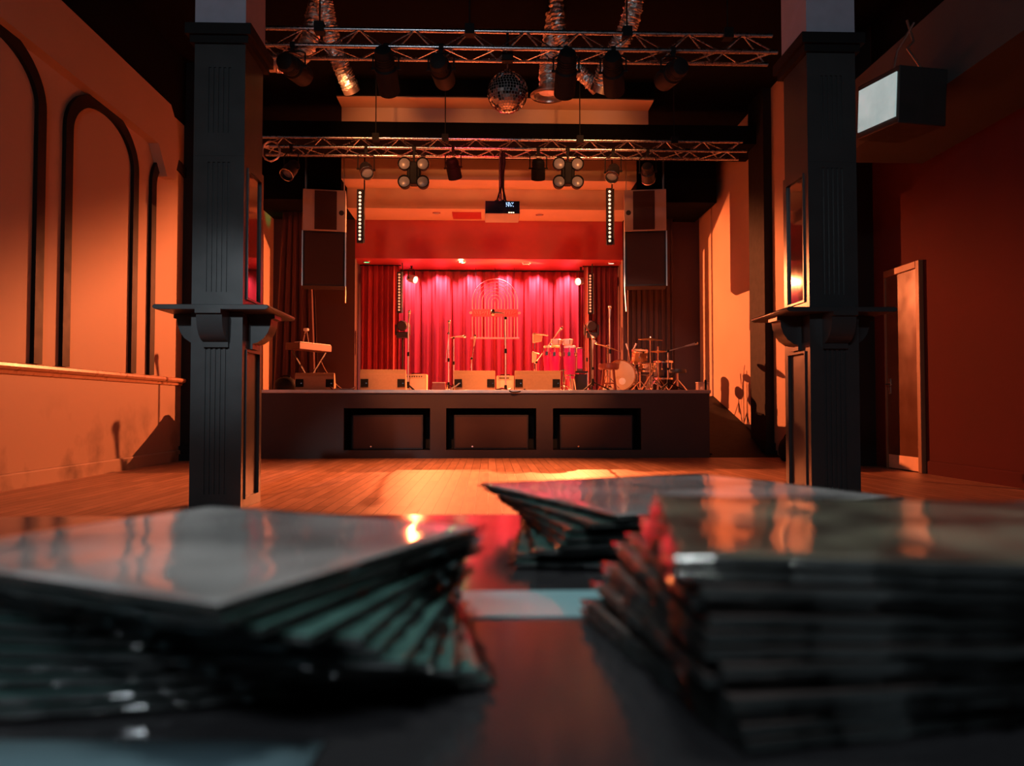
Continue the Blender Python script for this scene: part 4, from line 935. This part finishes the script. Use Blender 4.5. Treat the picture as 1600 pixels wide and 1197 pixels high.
MB().bx(-.17, .17, -.06, .10, 0, .012).build('base_plate', 'chrome', t)
q = MB(); q.cyl((-.12, .03, .012), (-.12, .03, .26), .012); q.cyl((.06, .05, .012), (.0, .05, .2), .01); q.build('post', 'chrome', t)
MB().cyl((-.16, .03, .2), (.12, .03, .05), .009).build('drive_rod', 'chrome', t)
for px, py, tp, lb in ((986, 541, (-.35, 0, .95), 'thin curved clip microphone left of the rack tom'), (992.5, 541, (.5, 0, .85), 'thin clip microphone leaning over the rack tom')):
    Y = 15.1 if px < 990 else 15.3; p = Vector((PX(px-2, Y), Y, SZ))
    t = thing('drum_microphone', lb, 'microphone', p, group='clip microphones on the drums')
    h = PZ(py, Y); MB().tube([(0, 0, 0), (.02, 0, h*.6), (-.02+tp[0]*.03, 0, h-.06)], .006, 6).build('gooseneck', 'rod', t)
    MB().cyl((-.02+tp[0]*.03, 0, h-.06), (-.02+tp[0]*.14, 0, h+.06), .014, .017, n=10).build('capsule', 'greybox', t)
    MB().cyl((0, 0, 0), (0, 0, .02), .07, n=16).build('base', 'blackmatt', t)
# clear crate and post at the right end of the stage
t = thing('clear_crate', 'small clear plastic crate at the right end of the stage', 'crate', (PX(1097, 12.9), 12.9, SZ+.001))
cm, nt_, b_ = nodes_mat('clear_plastic'); b_.inputs['Base Color'].default_value = (.9, .7, .6, 1); b_.inputs['Roughness'].default_value = .1; b_.inputs['Alpha'].default_value = .35
MB().bx(-.09, .09, -.08, .08, 0, .14).build('crate_body', cm, t, bevel=.006)
MB().bx(-.095, .095, -.085, .085, .1401, .15).build('lid', 'greybox', t)
MB().sph((0, 0, .04), .035, 12, 8).build('contents', 'white', t)
t = thing('corner_post', 'short dark post at the right corner of the stage edge', 'post', (3.54, 12.42, SZ+.001))
MB().bx(-.018, .018, -.018, .018, 0, .15).build('post_body', 'blackmatt', t, bevel=.003)
MB().sph((0, 0, .155), .02, 10, 8).build('post_cap', 'blackmatt', t)
# cables on the stage
def cable(name, pts, label, mt='blackmatt', r=.009):
    P = [Vector(p) for p in pts]; out = []
    for i in range(len(P)-1):
        p = [P[max(i-1, 0)], P[i], P[i+1], P[min(i+2, len(P)-1)]]
        for s in range(8):
            f = s/8; out.append(.5*((2*p[1])+(-p[0]+p[2])*f+(2*p[0]-5*p[1]+4*p[2]-p[3])*f*f+(-p[0]+3*p[1]-3*p[2]+p[3])*f**3))
    out.append(P[-1]); return tag(MB().tube(out, r, 6).build(name, mt), label, 'cable', 'cables on the stage')
zc = SZ+.02
cable('cable', [(PX(783, 13.0), 13.0, zc), (PX(776, 12.7), 12.6, zc), (PX(790, 12.5), 12.38, zc), (PX(800, 12.4), 12.29, SZ-.03), (PX(812, 12.4), 12.31, SZ-.02), (PX(820, 12.5), 12.45, zc)], 'black cable drooping over the stage edge below the centre stand')
cable('cable', [(PX(778, 13.1), 13.1, zc), (PX(784, 12.9), 12.9, zc+.03), (PX(793, 12.8), 12.9, zc), (PX(800, 12.9), 13.0, zc+.02), (PX(788, 13), 13.2, zc)], 'red cable heaped beside the small cream amplifier', 'congared')
cable('cable', [(PX(698, 13), 13, zc), (PX(703, 12.8), 12.7, zc), (PX(712, 12.7), 12.66, zc+.05), (PX(718, 12.7), 12.68, zc+.1)], 'pale cable plugged into the floor monitor below the arched sign', 'greybox', .012)
cable('cable', [(PX(508, 14.9), 14.5, SZ+.62), (PX(513, 14.5), 14.3, SZ+.40), (PX(525, 14), 14.0, SZ+.15), (PX(541, 13.5), 13.5, zc), (PX(556, 13), 13.1, zc)], 'thin cable running down from the keyboard to the stage edge', 'rod', .006)
cable('cable', [(PX(526, 12.8), 12.62, zc), (PX(536, 12.8), 12.55, zc), (PX(545, 12.8), 12.6, zc), (PX(553, 12.8), 12.55, zc), (PX(560, 12.8), 12.5, zc+.03)], 'pale cable between the two left floor monitors', 'greybox', .012)

# ================================================================ TABLE WITH STACKS OF SLEEVES
TZ = .735
t = thing('table', 'dark grey table under the three stacks of wrapped sleeves', 'table', (0, .1, 0))
MB().bx(-.95, .95, -.75, .515, TZ-.03, TZ).build('tabletop', 'table', t, bevel=.004)
MB().bx(-.94, .94, .212, .255, TZ+.0002, TZ+.0008).build('pale_strip', 'strip', t)
for sx in (-1, 1):
    for yy in (-.68, .44): MB().bx(sx*.88-.02, sx*.88+.02, yy-.02, yy+.02, 0, TZ-.031).build('leg', 'blackmatt', t)
t = thing('paper_sheet', 'pale sheet of paper on the table in front of the left stack', 'paper', (-.15, .128, TZ+.0004), R(-3))
pm = MB(); pm.grid(lambda u, v: Vector((-.105+.21*u, -.074+.148*v, .0004*math.sin(9*u)*math.sin(7*v)+.0006)), 10, 8); pm.build('sheet', 'paper', t, solid=.0003)

def sleeve(w, d, th, top, name='record_sleeve'):
    t = thing(name, 'x', 'sleeve')
    b = MB().bx(-w/2, w/2, -d/2, d/2, .0003, th-.0010); o = b.build('card', 'card', t)
    o.data.materials.append(M[top]); o.data.polygons[1].material_index = 1
    f = MB(); rnd = random.Random(int(w*1e5)+len(top))
    nu, nv = 22, 20
    P = {}
    def hgt(u, v): return th-.0005+.0003*math.sin(13*u+3*v)*math.sin(9*v)*min(1, 8*min(u, 1-u, v, 1-v))
    V = [[f.bm.verts.new((w*(i/nu-.5), d*(j/nv-.5), hgt(i/nu, j/nv))) for j in range(nv+1)] for i in range(nu+1)]
    for i in range(nu):
        for j in range(nv): f.bm.faces.new((V[i][j], V[i+1][j], V[i+1][j+1], V[i][j+1]))
    rim = [(i, 0) for i in range(nu)]+[(nu, j) for j in range(nv)]+[(i, nv) for i in range(nu, 0, -1)]+[(0, j) for j in range(nv, 0, -1)]
    prev = [V[i][j] for i, j in rim]
    for lev, (out, zz) in enumerate(((.0018, th*.7), (.0026, th*.45), (.0004, .0004))):
        cur = []
        for i, j in rim:
            c = V[i][j].co; dx = -1 if i == 0 else 1 if i == nu else 0; dy = -1 if j == 0 else 1 if j == nv else 0
            k = out*(1+rnd.uniform(-.7, .8)); cur.append(f.bm.verts.new((c.x+dx*k, c.y+dy*k, max(.0002, zz+rnd.uniform(-.0004, .0004)*(lev < 2)))))
        n = len(cur)
        for q in range(n): f.bm.faces.new((prev[q], prev[(q+1) % n], cur[(q+1) % n], cur[q]))
        prev = cur
    f.bm.faces.new(prev[::-1])
    f.build('shrink_wrap', 'film', t)
    return t
ORD = ['topmost', 'second', 'third', 'fourth', 'fifth', 'sixth', 'seventh', 'eighth', 'ninth', 'tenth', 'eleventh', 'twelfth', 'thirteenth', 'fourteenth']
def stack(where, group, n, th, w, d, cb, ct, ab, at, top, jit, low):
    rnd = random.Random(n); proto = None
    for i in range(n):
        f = i/(n-1); e = f
        x = cb[0]+(ct[0]-cb[0])*e; y = cb[1]+(ct[1]-cb[1])*e; a = ab+(at-ab)*e
        if 0 < i < n-1: x += rnd.uniform(-jit, jit); y += rnd.uniform(-jit, jit); a += rnd.uniform(-3, 3)
        k = n-1-i
        lb = ('clear-wrapped square sleeve on top of the %s' % where) if k == 0 else ('clear-wrapped square sleeve lying lowest in the %s' % where) if i == 0 else ('clear-wrapped square sleeve, %s from the top of the %s' % (ORD[k], where))
        loc, rot = (x, y, TZ+.0012+i*th), (0, 0, R(a))
        if proto is None:
            proto = sleeve(w, d, th, low); s = proto; s.location = loc; s.rotation_euler = rot; s['label'] = lb
        elif k == 0: s = sleeve(w, d, th, top); s.location = loc; s.rotation_euler = rot; s['label'] = lb
        else: s = copy_tree(proto, loc, rot, lb)
        s['group'] = group
stack('left front stack', 'sleeves in the left front stack', 11, .00355, .14, .13, (-.079, .286), (-.0955, .271), 9, -27, 'sleeve', .002, 'sleeve3')
stack('right front stack', 'sleeves in the right front stack', 13, .0037, .145, .125, (.122, .262), (.130, .240), 11, -10, 'sleeve2', .002, 'sleeve4')
stack('rear stack near the table edge', 'sleeves in the rear stack', 8, .0037, .20, .18, (.124, .482), (.123, .512), -7, 23, 'sleeve', .003, 'sleeve3')
